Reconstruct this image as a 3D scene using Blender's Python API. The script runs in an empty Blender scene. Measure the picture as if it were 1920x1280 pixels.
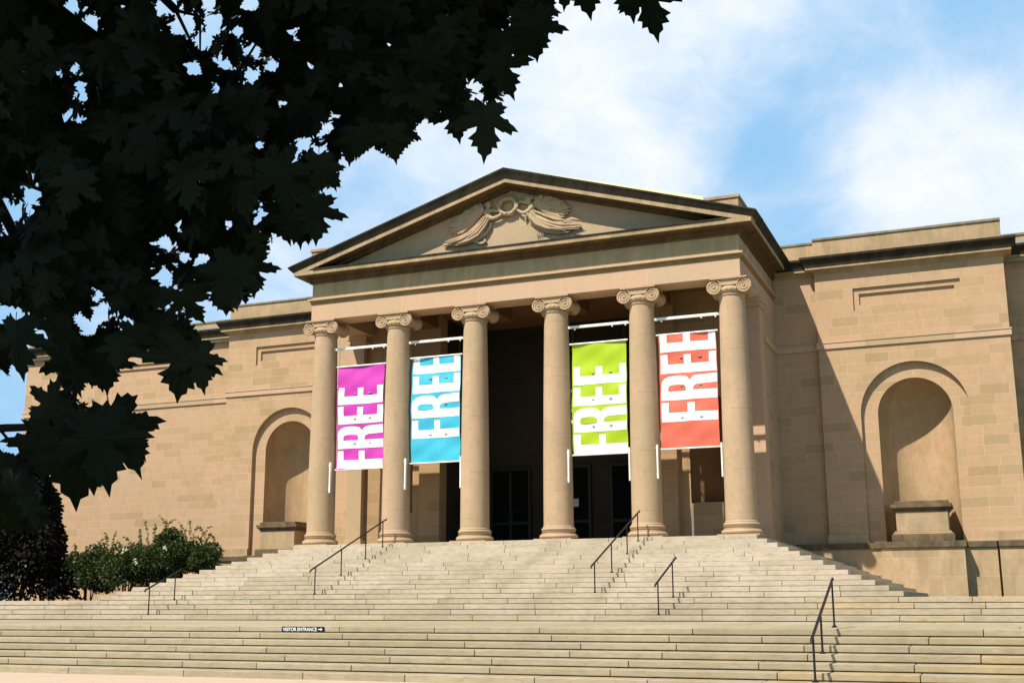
import bpy, bmesh, math, random
from mathutils import Vector, Matrix
random.seed(7)
sc = bpy.context.scene
COL = sc.collection

# ------------------------------------------------------------------ camera, sky, sun, exposure
CAMP = Vector((14.992, -37.145, -2.0093))
CR = Vector((0.92571890, 0.37819498, -0.00361594))
CU = Vector((0.08286323, -0.19347990, 0.97759870))
CF = Vector((-0.36902330, 0.90528122, 0.21044646))
FPX, PPX, PPY = 2211.26, 958.96, 651.23
cam = bpy.data.cameras.new('camera')
cam.sensor_width = 36.0
cam.lens = FPX * 36 / 1920
cam.shift_x = (960 - PPX) / 1920
cam.shift_y = (PPY - 640) / 1920
cam.clip_start = 0.1
cam.clip_end = 3000
camo = bpy.data.objects.new('camera', cam)
COL.objects.link(camo)
camo.matrix_world = Matrix(((CR.x, CU.x, -CF.x, CAMP.x), (CR.y, CU.y, -CF.y, CAMP.y), (CR.z, CU.z, -CF.z, CAMP.z), (0, 0, 0, 1)))
sc.camera = camo
SUN_L = Vector((0.48, 1.0, -1.5)).normalized()        # direction the light travels
EL = math.asin(-SUN_L.z)
ROT = math.atan2(-SUN_L.x, -SUN_L.y)
world = bpy.data.worlds.new('World')
sc.world = world
world.use_nodes = True
wn = world.node_tree
wn.nodes.clear()
SKY_STRENGTH = 0.043


class NT:
    def __init__(self, t): self.t = t

    def n(self, kind, props=None, **inp):
        nd = self.t.nodes.new(kind)
        for k, v in (props or {}).items(): setattr(nd, k, v)
        for k, v in inp.items():
            key = int(k[1:]) if k[0] == '_' and k[1:].isdigit() else k.replace('_', ' ')
            s = nd.inputs[key]
            if isinstance(v, bpy.types.NodeSocket): self.t.links.new(v, s)
            else: s.default_value = v
        return nd

    def m(self, op, a, b=0.0, c=0.0, clamp=False):
        return self.n('ShaderNodeMath', {'operation': op, 'use_clamp': clamp}, _0=a, _1=b, _2=c).outputs[0]

    def mix(self, f, a, b, mode='MIX'):
        nd = self.t.nodes.new('ShaderNodeMix')
        nd.data_type = 'RGBA'; nd.blend_type = mode; nd.clamp_factor = True
        for i, v in ((0, f), (6, a), (7, b)):
            if isinstance(v, bpy.types.NodeSocket): self.t.links.new(v, nd.inputs[i])
            elif i == 0: nd.inputs[0].default_value = v
            else: nd.inputs[i].default_value = (*v[:3], 1)
        return nd.outputs[2]

    def ramp(self, f, stops, interp='LINEAR'):
        nd = self.n('ShaderNodeValToRGB', Fac=f)
        cr = nd.color_ramp; cr.interpolation = interp
        while len(cr.elements) < len(stops): cr.elements.new(0.5)
        for e, (p, c) in zip(cr.elements, stops):
            e.position = p
            e.color = (*c, 1) if hasattr(c, '__len__') else (c, c, c, 1)
        return nd.outputs[0]

    def noise(self, vec, scale, detail=4, rough=0.55, dist=0.0):
        return self.n('ShaderNodeTexNoise', None, Vector=vec, Scale=scale, Detail=detail, Roughness=rough, Distortion=dist).outputs[0]

    def scale(self, vec, s):
        return self.n('ShaderNodeVectorMath', {'operation': 'MULTIPLY'}, _0=vec, _1=s).outputs[0]


W = NT(wn)
sky = W.n('ShaderNodeTexSky', {'sky_type': 'NISHITA', 'sun_disc': False, 'sun_elevation': EL, 'sun_rotation': ROT,
                               'altitude': 50, 'air_density': 1.0, 'dust_density': 0.6, 'ozone_density': 2.0})
tc = W.n('ShaderNodeTexCoord').outputs['Generated']
nrm = W.n('ShaderNodeVectorMath', {'operation': 'NORMALIZE'}, _0=tc).outputs[0]
# cloud banks at their places on the sky (direction, tightness, weight); negative weights are blue gaps
BANKS = [((-.27, .86, .44), 42, .75), ((-.32, .88, .36), 60, .35), ((-.02, .93, .37), 120, .55), ((.02, .93, .33), 110, .40),
         ((-.07, .93, .34), 260, .40), ((-.55, .79, .26), 90, .30), ((-.24, .91, .33), 300, .30),
         ((-.15, .918, .365), 420, -.70), ((-.13, .943, .31), 300, -.72), ((-.10, .91, .40), 700, -.40), ((.006, .895, .455), 260, -.75), ((-.43, .83, .34), 120, -.30), ((-.055, .935, .35), 1500, .35),
         ((-.06, .92, .40), 900, -.25), ((.06, .95, .31), 120, .25)]
cov = None
for d, k, w in BANKS:
    d = Vector(d).normalized()
    dt = W.n('ShaderNodeVectorMath', {'operation': 'DOT_PRODUCT'}, _0=nrm, _1=d).outputs['Value']
    g = W.m('MULTIPLY', W.m('EXPONENT', W.m('MULTIPLY', W.m('SUBTRACT', dt, 1.0), float(k))), w)
    cov = g if cov is None else W.m('ADD', cov, g)
warp = W.n('ShaderNodeTexNoise', None, Vector=nrm, Scale=5.0, Detail=4.0, Roughness=0.55)
wv = W.n('ShaderNodeVectorMath', {'operation': 'MULTIPLY_ADD'}, _0=warp.outputs['Color'], _1=(.07, .07, .07), _2=nrm).outputs[0]
fb = W.noise(W.scale(wv, (1, 1, 1.5)), 6.0, 10, 0.60, 0.3)
fb2 = W.noise(W.scale(wv, (1, 1, 1.4)), 17.0, 9, 0.64, 0.3)
cov = W.m('ADD', cov, W.m('MULTIPLY', W.m('SUBTRACT', fb, 0.58), 2.0))
cov = W.m('ADD', cov, W.m('MULTIPLY', W.m('SUBTRACT', fb2, 0.5), 0.6))
cl = W.n('ShaderNodeMapRange', {'interpolation_type': 'SMOOTHSTEP'}, Value=cov, _1=-0.50, _2=0.95).outputs[0]
cl = W.m('MULTIPLY', cl, 0.93)
tint = W.mix(W.ramp(fb2, [(0.35, 0.0), (0.65, 1.0)]), (13.6, 15.2, 17.4), (16.6, 16.9, 17.4))
el = W.n('ShaderNodeSeparateXYZ', None, _0=nrm).outputs[2]
hz = W.n('ShaderNodeMapRange', {'interpolation_type': 'SMOOTHSTEP'}, Value=el, _1=0.46, _2=0.64, _3=0.88, _4=0.0).outputs[0]
skyc = W.mix(hz, sky.outputs[0], (5.9, 11.1, 16.8))
cc = W.mix(cl, skyc, tint)
bg = W.n('ShaderNodeBackground', None, Color=cc, Strength=SKY_STRENGTH)
out = W.n('ShaderNodeOutputWorld', None, Surface=bg.outputs[0])

sl = bpy.data.lights.new('sun', 'SUN')
sl.energy = 5.0
sl.angle = math.radians(0.5)
sl.color = (1.0, 0.93, 0.80)
so = bpy.data.objects.new('sun', sl)
COL.objects.link(so)
so.rotation_euler = SUN_L.to_track_quat('-Z', 'Y').to_euler()
sc.view_settings.view_transform = 'Standard'
sc.view_settings.look = 'None'
sc.view_settings.exposure = 0.50
sc.view_settings.gamma = 1.0


# ------------------------------------------------------------------ helpers
class MB:
    def __init__(self): self.v = []; self.f = []

    def add(self, vs, fs):
        o = len(self.v)
        self.v += [tuple(p) for p in vs]
        self.f += [tuple(i + o for i in q) for q in fs]
        return self

    def box(self, x0, x1, y0, y1, z0, z1):
        if x0 > x1: x0, x1 = x1, x0
        if y0 > y1: y0, y1 = y1, y0
        vs = [(x, y, z) for z in (z0, z1) for y in (y0, y1) for x in (x0, x1)]
        return self.add(vs, [(0, 2, 3, 1), (4, 5, 7, 6), (0, 1, 5, 4), (2, 6, 7, 3), (0, 4, 6, 2), (1, 3, 7, 5)])

    def quad(self, a, b, c, d): return self.add([a, b, c, d], [(0, 1, 2, 3)])

    def prism(self, poly, a, b, axis='Y'):
        """poly: list of 2D points; extruded from a to b along axis (XZ, YZ or XY plane)."""
        n = len(poly)
        if axis == 'Y': mk = lambda p, t: (p[0], t, p[1])
        elif axis == 'X': mk = lambda p, t: (t, p[0], p[1])
        else: mk = lambda p, t: (p[0], p[1], t)
        vs = [mk(p, a) for p in poly] + [mk(p, b) for p in poly]
        fs = [tuple(range(n)), tuple(reversed(range(n, 2 * n)))]
        fs += [(i, i + n, (i + 1) % n + n, (i + 1) % n) for i in range(n)]
        return self.add(vs, fs)

    def lathe(self, prof, c, seg=40):
        vs = []; fs = []
        n = len(prof)
        for i in range(seg):
            a = 2 * math.pi * i / seg
            for r, z in prof: vs.append((c[0] + r * math.cos(a), c[1] + r * math.sin(a), c[2] + z))
        for i in range(seg):
            j = (i + 1) % seg
            for k in range(n - 1): fs.append((i * n + k, j * n + k, j * n + k + 1, i * n + k + 1))
        fs.append(tuple(i * n + n - 1 for i in range(seg)))
        fs.append(tuple(i * n for i in reversed(range(seg))))
        return self.add(vs, fs)

    def tube(self, pts, rad, seg=8, cap=True):
        pts = [Vector(p) for p in pts]
        rr = rad if hasattr(rad, '__len__') else [rad] * len(pts)
        vs = []; fs = []
        up = None
        for i, p in enumerate(pts):
            t = (pts[min(i + 1, len(pts) - 1)] - pts[max(i - 1, 0)]).normalized()
            if up is None: up = Vector((0, 0, 1)) if abs(t.z) < 0.9 else Vector((0, 1, 0))
            s = t.cross(up).normalized()
            up = s.cross(t).normalized()
            for k in range(seg):
                a = 2 * math.pi * k / seg
                vs.append(p + (s * math.cos(a) + up * math.sin(a)) * rr[i])
        n = len(pts)
        for i in range(n - 1):
            for k in range(seg):
                l = (k + 1) % seg
                fs.append((i * seg + k, i * seg + l, (i + 1) * seg + l, (i + 1) * seg + k))
        if cap:
            fs.append(tuple(reversed(range(seg))))
            fs.append(tuple((n - 1) * seg + k for k in range(seg)))
        return self.add(vs, fs)

    def ball(self, c, r, sx=1, sy=1, sz=1, nu=12, nv=8):
        vs = []; fs = []
        for i in range(nv + 1):
            th = math.pi * i / nv
            for j in range(nu):
                a = 2 * math.pi * j / nu
                vs.append((c[0] + r * sx * math.sin(th) * math.cos(a), c[1] + r * sy * math.sin(th) * math.sin(a), c[2] + r * sz * math.cos(th)))
        for i in range(nv):
            for j in range(nu):
                k = (j + 1) % nu
                fs.append((i * nu + j, (i + 1) * nu + j, (i + 1) * nu + k, i * nu + k))
        return self.add(vs, fs)

    def build(self, name, mat, parent=None, smooth=False, bevel=0.0, angle=35, fix=True):
        me = bpy.data.meshes.new(name)
        me.from_pydata(self.v, [], self.f)
        if fix:
            bm = bmesh.new(); bm.from_mesh(me)
            bmesh.ops.recalc_face_normals(bm, faces=bm.faces)
            bm.to_mesh(me); bm.free()
        if mat: me.materials.append(mat)
        if smooth:
            me.polygons.foreach_set('use_smooth', [True] * len(me.polygons))
            me.set_sharp_from_angle(angle=math.radians(angle))
        o = bpy.data.objects.new(name, me)
        COL.objects.link(o)
        if parent:
            o.parent = parent
            o.matrix_parent_inverse = world_of(parent).inverted()
        if bevel:
            b = o.modifiers.new('bevel', 'BEVEL')
            b.width = bevel; b.segments = 2; b.limit_method = 'ANGLE'; b.angle_limit = math.radians(40)
        return o


def world_of(o):
    m = Matrix.Translation(o.location) @ o.rotation_euler.to_matrix().to_4x4()
    return (world_of(o.parent) @ o.matrix_parent_inverse @ m) if o.parent else m


def thing(name, label, cat, loc=(0, 0, 0), group=None):
    o = bpy.data.objects.new(name, None)
    o.empty_display_size = 0.3
    COL.objects.link(o)
    o.location = loc
    tag(o, label, cat, group)
    return o


def tag(o, label, cat, group=None, kind=None):
    if label: o['label'] = label
    if cat: o['category'] = cat
    if group: o['group'] = group
    if kind: o['kind'] = kind
    return o


def copy_tree(o, parent=None):
    c = o.copy(); COL.objects.link(c)
    if parent:
        c.parent = parent
        c.matrix_parent_inverse = o.matrix_parent_inverse.copy()
    for ch in list(o.children): copy_tree(ch, c)
    return c


# ------------------------------------------------------------------ materials
def mat(name):
    m = bpy.data.materials.new(name); m.use_nodes = True
    m.node_tree.nodes.clear()
    return m, NT(m.node_tree)


def finish(N, col, rough=0.85, bump=None, dist=0.01, spec=0.3, strength=0.5, metallic=0.0):
    b = N.n('ShaderNodeBsdfPrincipled', None, Base_Color=col, Roughness=rough, Metallic=metallic)
    b.inputs['Specular IOR Level'].default_value = spec
    if bump is not None:
        bn = N.n('ShaderNodeBump', None, Height=bump, Distance=dist, Strength=strength)
        N.t.links.new(bn.outputs[0], b.inputs['Normal'])
    N.n('ShaderNodeOutputMaterial', None, Surface=b.outputs[0])


STONE = (0.47, 0.325, 0.205)


def stone(name, base=STONE, brick=None, drums=False, soot=0.0, stain=0.0, dirt=0.25, var=0.12, stain_col=(0.10, 0.085, 0.06), grey=0.0):
    """warm limestone; brick=(length,height) lays it up as ashlar; stain = amount of dark weather streaks."""
    m, N = mat(name)
    pos = N.n('ShaderNodeNewGeometry').outputs['Position']
    sp = N.n('ShaderNodeSeparateXYZ', None, _0=pos)
    xy = N.m('ADD', sp.outputs[0], sp.outputs[1])
    bumph = N.noise(pos, 22, 6, 0.65)
    big = N.noise(pos, 0.55, 5, 0.6)
    mid = N.noise(pos, 3.2, 6, 0.6)
    b = Vector(base)
    pink = (b.x * 1.05, b.y * 0.97, b.z * 0.98)
    olive = (b.x * 0.86, b.y * 0.90, b.z * 0.80)
    col = N.mix(N.ramp(big, [(0.35, 0.0), (0.65, 1.0)]), olive, pink)
    col = N.mix(N.m('MULTIPLY', N.ramp(mid, [(0.4, 0.0), (0.7, 1.0)]), dirt), col, (b.x * 0.70, b.y * 0.68, b.z * 0.58))
    if brick:
        v = N.n('ShaderNodeCombineXYZ', None, _0=N.m('ADD', xy, 0.13), _1=N.m('ADD', sp.outputs[2], 0.01), _2=0.0).outputs[0]
        bk = N.n('ShaderNodeTexBrick', {'offset': 0.5, 'offset_frequency': 2, 'squash': 0.86, 'squash_frequency': 3}, Vector=v, Color1=(0, 0, 0, 1), Color2=(1, 1, 1, 1),
                 Mortar=(0.5, 0.5, 0.5, 1), Scale=1.0)
        bk.inputs['Mortar Size'].default_value = 0.007
        bk.inputs['Mortar Smooth'].default_value = 0.3
        bk.inputs['Bias'].default_value = 0.0
        bk.inputs['Brick Width'].default_value = brick[0]
        bk.inputs['Row Height'].default_value = brick[1]
        rnd = bk.outputs['Color']
        tone = N.ramp(rnd, [(0.0, (b.x * .72, b.y * .76, b.z * .66)), (0.3, (b.x * .97, b.y * .95, b.z * .90)), (0.6, (b.x * 1.04, b.y * .97, b.z * .96)),
                            (0.85, (b.x * .98, b.y * 1.0, b.z * 1.02)), (1.0, (b.x * .88, b.y * .86, b.z * .78))])
        col = N.mix(0.68, col, tone)
        fade = N.ramp(N.noise(pos, 0.45, 3, 0.5), [(0.36, 0.35), (0.56, 1.0)])
        col = N.mix(N.m('MULTIPLY', bk.outputs['Fac'], fade), col, (b.x * 1.32, b.y * 1.34, b.z * 1.36))
        bumph = N.m('SUBTRACT', bumph, N.m('MULTIPLY', bk.outputs['Fac'], 0.8))
    if drums:                                  # drum joints of a column: a tone per drum and a fine line
        zz = N.m('MULTIPLY', N.m('ADD', sp.outputs[2], N.m('MULTIPLY', N.m('FLOOR', N.m('DIVIDE', sp.outputs[0], 1.5)), 0.37)), 0.52)
        cell = N.n('ShaderNodeTexWhiteNoise', {'noise_dimensions': '2D'}, Vector=N.n('ShaderNodeCombineXYZ', None, _0=N.m('FLOOR', zz), _1=N.m('FLOOR', N.m('DIVIDE', sp.outputs[0], 1.5)), _2=0.0).outputs[0]).outputs[0]
        col = N.mix(N.m('MULTIPLY', cell, 0.55), col, (b.x * .82, b.y * .80, b.z * .70))
        ln = N.m('LESS_THAN', N.m('FRACT', zz), 0.008)
        col = N.mix(N.m('MULTIPLY', ln, 0.55), col, (b.x * .45, b.y * .42, b.z * .36))
    if soot:                                   # blotches of soot in the pores
        sn = N.noise(N.scale(pos, (1, 1, 0.5)), 2.1, 9, 0.72, 0.4)
        col = N.mix(N.m('MULTIPLY', N.ramp(sn, [(0.50, 0.0), (0.68, 1.0)]), soot), col, (b.x * .42, b.y * .40, b.z * .33))
    if stain:
        sv = N.n('ShaderNodeCombineXYZ', None, _0=N.m('MULTIPLY', xy, 2.6), _1=N.m('MULTIPLY', sp.outputs[1], 0.2), _2=N.m('MULTIPLY', sp.outputs[2], 0.55)).outputs[0]
        st = N.noise(sv, 1.0, 7, 0.62, 0.6)
        st2 = N.noise(pos, 1.7, 7, 0.68)
        s = N.m('MULTIPLY', N.ramp(N.m('ADD', N.m('MULTIPLY', st, 0.6), N.m('MULTIPLY', st2, 0.4)), [(0.40, 0.0), (0.62, 1.0)]), stain)
        col = N.mix(s, col, stain_col)
    if grey:
        col = N.mix(grey, col, (b.y, b.y * 0.98, b.z * 1.1))
    gr = N.m('ADD', N.m('MULTIPLY', N.noise(pos, 9, 5, 0.7), 0.6), N.m('MULTIPLY', N.noise(pos, 38, 4, 0.7), 0.4))
    col = N.mix(N.ramp(gr, [(0.38, 0.30), (0.52, 0.0)]), col, N.mix(1.0, col, (.72, .70, .64), 'MULTIPLY'))
    finish(N, col, 0.88, bumph, 0.012, 0.2, 0.45)
    return m


def simple(name, col, rough=0.6, var=0.15, scale=6, metallic=0.0, spec=0.4, bump=0.0):
    m, N = mat(name)
    pos = N.n('ShaderNodeNewGeometry').outputs['Position']
    nz = N.noise(pos, scale, 5, 0.6)
    c = N.mix(nz, tuple(k * (1 - var) for k in col), tuple(min(1, k * (1 + var)) for k in col))
    finish(N, c, rough, nz if bump else None, 0.01, spec, bump or 0.3, metallic)
    return m


M_ASHLAR = stone('ashlar_limestone', brick=(0.95, 0.345), dirt=0.3, soot=0.16)
M_SMOOTH = stone('smooth_limestone', base=(0.515, 0.365, 0.25), brick=(3.042, 3.0), dirt=0.25, soot=0.12)
M_COLUMN = stone('column_limestone', base=(0.50, 0.365, 0.25), drums=True, soot=0.18, dirt=0.3, stain=0.25, stain_col=(0.30, 0.22, 0.14))
M_FRIEZE = stone('weathered_frieze', base=(0.46, 0.385, 0.245), stain=0.5, stain_col=(0.22, 0.17, 0.085), dirt=0.3)
M_CORNICE = stone('stained_cornice', base=(0.46, 0.345, 0.22), stain=0.55, stain_col=(0.16, 0.125, 0.08), dirt=0.4)
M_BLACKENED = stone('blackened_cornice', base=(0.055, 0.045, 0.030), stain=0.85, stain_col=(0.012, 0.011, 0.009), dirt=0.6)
M_PARAPET = stone('weathered_parapet', base=(0.47, 0.34, 0.21), brick=(1.9, 2.0), stain=0.55, soot=0.3, stain_col=(0.22, 0.17, 0.09), dirt=0.5)
M_COPING = stone('grey_coping', base=(0.27, 0.25, 0.19), stain=0.5, stain_col=(0.08, 0.08, 0.06), dirt=0.5)
M_PODIUM = stone('stained_podium', base=(0.50, 0.37, 0.24), brick=(1.5, 0.62), soot=0.3, stain=0.5, stain_col=(0.24, 0.155, 0.075), dirt=0.4)
M_LEDGE = stone('dark_stained_ledge', base=(0.20, 0.145, 0.085), stain=0.8, stain_col=(0.045, 0.037, 0.027), dirt=0.6)
M_PEDBODY = stone('pedestal_limestone', base=(0.44, 0.33, 0.21), soot=0.4, stain=0.45, stain_col=(0.22, 0.17, 0.10))
M_NICHE = stone('niche_limestone', base=(0.47, 0.335, 0.205), soot=0.25, stain=0.5, stain_col=(0.31, 0.20, 0.09), dirt=0.4)
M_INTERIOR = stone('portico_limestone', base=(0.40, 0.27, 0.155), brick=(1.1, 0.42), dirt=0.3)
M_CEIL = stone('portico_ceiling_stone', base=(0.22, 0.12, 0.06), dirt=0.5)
M_LOGGIA = stone('loggia_shade_stone', base=(0.045, 0.037, 0.028), brick=(1.1, 0.42), dirt=0.5)  # same stone coloured near black, the recess's deep shade put into its colour
M_BRONZE = simple('dark_bronze', (0.022, 0.020, 0.016), 0.6, 0.3, 4, 0.2)
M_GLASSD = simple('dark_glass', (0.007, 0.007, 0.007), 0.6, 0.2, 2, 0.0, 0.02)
M_IRON = simple('black_iron', (0.012, 0.011, 0.013), 0.45, 0.3, 30, 0.3)
M_WHITE = simple('white_metal', (0.80, 0.79, 0.75), 0.45, 0.06, 10)
M_SOFFIT = stone('dark_soffit', base=(0.15, 0.095, 0.045), stain=0.6, stain_col=(0.04, 0.03, 0.02), dirt=0.5)  # dark brown for cornice undersides and bed moulds, blotched darker
M_OCHRE = stone('dark_ochre_band', base=(0.34, 0.235, 0.105), stain=0.4, stain_col=(0.16, 0.11, 0.05), dirt=0.4)  # darker ochre for the band below the projecting fillet
M_ROOF = simple('roof_lead', (0.30, 0.29, 0.22), 0.6, 0.2, 2)
M_PALE_STRIP = simple('pale_yellow_strip', (0.85, 0.80, 0.45), 0.4, 0.08, 4)


def steps_mat():
    m, N = mat('marble_steps')
    g = N.n('ShaderNodeNewGeometry')
    pos = g.outputs['Position']; rnd = g.outputs['Random Per Island']
    c = N.ramp(rnd, [(0.0, (.435, .37, .282)), (0.2, (.47, .40, .31)), (0.4, (.45, .385, .295)), (0.55, (.48, .415, .33)), (0.72, (.41, .355, .265)),
                     (0.86, (.485, .405, .32)), (0.975, (.48, .38, .25)), (0.985, (.45, .42, .36))], 'CONSTANT')
    big = N.noise(pos, 0.8, 6, 0.62)
    mid = N.noise(N.scale(pos, (1, 1, 4)), 4.5, 7, 0.66)
    fine = N.noise(pos, 45, 4, 0.7)
    sp = N.n('ShaderNodeSeparateXYZ', None, _0=pos)
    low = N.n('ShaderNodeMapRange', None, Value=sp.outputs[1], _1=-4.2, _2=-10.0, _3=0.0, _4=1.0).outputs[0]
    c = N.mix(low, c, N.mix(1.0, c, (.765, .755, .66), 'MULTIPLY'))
    wx = N.n('ShaderNodeCombineXYZ', None, _0=N.m('MULTIPLY', sp.outputs[0], 0.9), _1=N.m('MULTIPLY', sp.outputs[1], 0.10), _2=0.0).outputs[0]
    ws = N.noise(wx, 1.0, 7, 0.62, 0.3)
    c = N.mix(N.m('MULTIPLY', N.ramp(ws, [(0.50, 0.0), (0.68, 1.0)]), 0.40), c, N.mix(1.0, c, (.62, .60, .50), 'MULTIPLY'))
    c = N.mix(N.m('MULTIPLY', N.ramp(ws, [(0.30, 1.0), (0.44, 0.0)]), 0.25), c, (.55, .48, .38))
    c = N.mix(N.m('MULTIPLY', N.ramp(big, [(0.42, 0.0), (0.62, 1.0)]), 0.42), c, (.31, .27, .18))
    c = N.mix(N.m('MULTIPLY', N.ramp(mid, [(0.50, 0.0), (0.66, 1.0)]), 0.50), c, (.24, .185, .11))
    c = N.mix(N.m('MULTIPLY', N.ramp(mid, [(0.28, 1.0), (0.45, 0.0)]), 0.30), c, (.54, .465, .36))
    spot = N.noise(N.scale(pos, (1, 1, 3)), 11, 8, 0.75, 0.5)
    c = N.mix(N.m('MULTIPLY', N.ramp(spot, [(0.60, 0.0), (0.70, 1.0)]), 0.35), c, (.16, .12, .07))
    finish(N, c, 0.8, N.m('ADD', fine, mid), 0.008, 0.25, 0.4)
    return m


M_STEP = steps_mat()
M_STEPCORE = simple('step_core', (0.07, 0.045, 0.025), 0.9, 0.3, 3)


def tag_mat(name, c, rough=0.75):
    return simple(name, c, rough, 0.07, 3, 0, 0.2)


# ------------------------------------------------------------------ setting: ground, terraces
def struct(o):
    o['kind'] = 'structure'
    return o


GZ = -3.43


def ground_mat():
    m, N = mat('pink_concrete')
    pos = N.n('ShaderNodeNewGeometry').outputs['Position']
    a = N.noise(pos, 1.2, 7, 0.65); b = N.noise(pos, 26, 5, 0.7)
    c = N.mix(a, (.44, .335, .25), (.54, .42, .32))
    c = N.mix(N.m('MULTIPLY', b, 0.35), c, (.36, .27, .19))
    br = N.n('ShaderNodeTexBrick', {'offset': 0.0}, Vector=pos, Scale=1.0)
    br.inputs['Brick Width'].default_value = 3.0; br.inputs['Row Height'].default_value = 3.0; br.inputs['Mortar Size'].default_value = 0.012
    c = N.mix(N.m('MULTIPLY', br.outputs['Fac'], 0.5), c, (.2, .15, .10))
    finish(N, c, 0.9, b, 0.006, 0.2)
    return m


def grass_mat():
    m, N = mat('lawn_and_soil')
    pos = N.n('ShaderNodeNewGeometry').outputs['Position']
    a = N.noise(pos, 0.4, 7, 0.65); b = N.noise(pos, 14, 5, 0.7)
    c = N.mix(a, (.05, .085, .02), (.085, .115, .03))
    c = N.mix(N.m('MULTIPLY', b, 0.5), c, (.03, .05, .015))
    finish(N, c, 0.95, b, 0.03, 0.1)
    return m


M_GROUND = ground_mat(); M_LAWN = grass_mat()
M_SOIL = simple('brown_soil', (0.10, 0.065, 0.035), 0.95, 0.4, 6, bump=0.4)
struct(MB().quad((-900, -900, GZ - 0.004), (900, -900, GZ - 0.004), (900, 900, GZ - 0.004), (-900, 900, GZ - 0.004)).build('ground', M_LAWN))
struct(MB().quad((-60, -24, GZ), (60, -24, GZ), (60, -10, GZ), (-60, -10, GZ)).build('plaza_pavement', M_GROUND))
# terraces beside the stair, level with the top of the wide steps
Z13 = -0.045 - 0.1448 * 13
struct(MB().box(8.0, 60, -5.4, 6.5, GZ - 0.5, Z13 - 0.004).build('terrace_lawn', M_LAWN))
struct(MB().box(-60, -8.0, -5.3, 6.5, GZ - 0.5, Z13 - 0.03).build('planting_bed', M_SOIL))

# ------------------------------------------------------------------ staircase
stair = thing('stone_staircase', 'broad pale stone staircase climbing to the portico in three flights', 'staircase', (0, -9, GZ))
rs = random.Random(11)
ZL = -2.52


def row(mb, x0, x1, y0, y1, z0, z1, lo=1.3, hi=2.7, axis='X', first=None):
    """a course of stone blocks with hair joints along X (or Y)"""
    g = 0.013
    a0, a1 = (x0, x1) if axis == 'X' else (y0, y1)
    a = a0
    while a < a1 - 1e-6:
        L = rs.uniform(lo, hi)
        e = a + L
        if a1 - e < lo * 0.5: e = a1
        s, t = a + g * 0.5, e - g * 0.5
        j = rs.uniform(-0.003, 0.003)
        if axis == 'X': mb.box(s, t, y0 + j, y1, z0, z1 + j * 0.5)
        else: mb.box(x0 + j, x1 - j, s, t, z0, z1 + j * 0.5)
        a = e


SX0, SW, SY0, ST, SR, SZ0 = 8.21, 0.3724, -0.829, 0.3872, 0.1448, -0.045
for k in range(13):
    X = SX0 + SW * k; Yf = SY0 - ST * k; Z = SZ0 - SR * k
    mb = MB()
    zb = Z - SR + 0.015
    dep = 0.62 if k else 3.75
    row(mb, -X, X, Yf, Yf + dep, zb, Z)
    for s in (-1, 1):
        xa, xb = (X - 0.62, X) if s > 0 else (-X, -X + 0.62)
        row(mb, xa, xb, Yf + dep + 0.004, 5.28 if k else 2.9, zb, Z, axis='Y')
    # core under the slabs, slightly inset so that each joint reads as a dark line
    o = mb.build('step', M_STEP, stair, bevel=0.009)
core = MB()
for k in range(13):
    X = SX0 + SW * k; Yf = SY0 - ST * k; Z = SZ0 - SR * k
    core.box(-X + 0.03, X - 0.03, Yf + 0.03, 5.2, Z - SR - 0.002, Z - SR + 0.03)
    if k: core.box(-X + 0.6, X - 0.6, Yf + 0.6, 5.2, Z - SR, Z - 0.004)
core.box(-8.1, 8.1, -0.78, 5.2, SZ0 - SR, SZ0 - 0.004)
core.build('stair_core', M_STEPCORE, stair)
for j in range(4):
    Yf = -5.862 - 0.40 * j; Z = Z13 - 0.1475 * j
    mb = MB()
    row(mb, -34, 34, Yf, Yf + 0.66, Z - 0.1475 + 0.016, Z, 1.3, 2.9)
    mb.build('step', M_STEP, stair, bevel=0.010)
lc = MB()
for j in range(4): lc.box(-34, 34, -5.862 - 0.40 * j + 0.03, -5.0, Z13 - 0.1475 * (j + 1) - 0.1, Z13 - 0.1475 * (j + 1) + 0.03)
lc.build('stair_core', M_STEPCORE, stair)
mb = MB()
for i, (ya, yb) in enumerate(((-14.4, -13.6), (-13.594, -11.0), (-10.994, -8.7), (-8.694, -6.9))):
    row(mb, -34, 34, ya, yb, ZL - 0.13 + 0.019, ZL, 2.2, 3.4)
mb.build('landing', M_STEP, stair, bevel=0.010)
for j in range(1, 7):
    Yf = -14.4 - 0.48 * j; Z = ZL - 0.13 * j
    mb = MB()
    row(mb, -34, 34, Yf, Yf + 0.70, Z - 0.13 + (0.019 if j < 6 else -0.02), Z, 1.7, 2.9)
    mb.build('step', M_STEP, stair, bevel=0.012)
lc = MB()
for j in range(0, 7): lc.box(-34, 34, -14.4 - 0.48 * j + 0.035, -6.2, ZL - 0.13 * (j + 1) - 0.05, ZL - 0.13 * (j + 1) + 0.03)
lc.build('stair_core', M_STEPCORE, stair)

# ------------------------------------------------------------------ museum building
museum = thing('museum_building', 'tan limestone museum with a six column temple portico and long plain wings', 'building', (0, 5, 0))


def arch_pts(xc, zs, r, n=28):
    return [(xc - r * math.cos(math.pi * i / n), zs + r * math.sin(math.pi * i / n)) for i in range(n + 1)]


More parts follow.
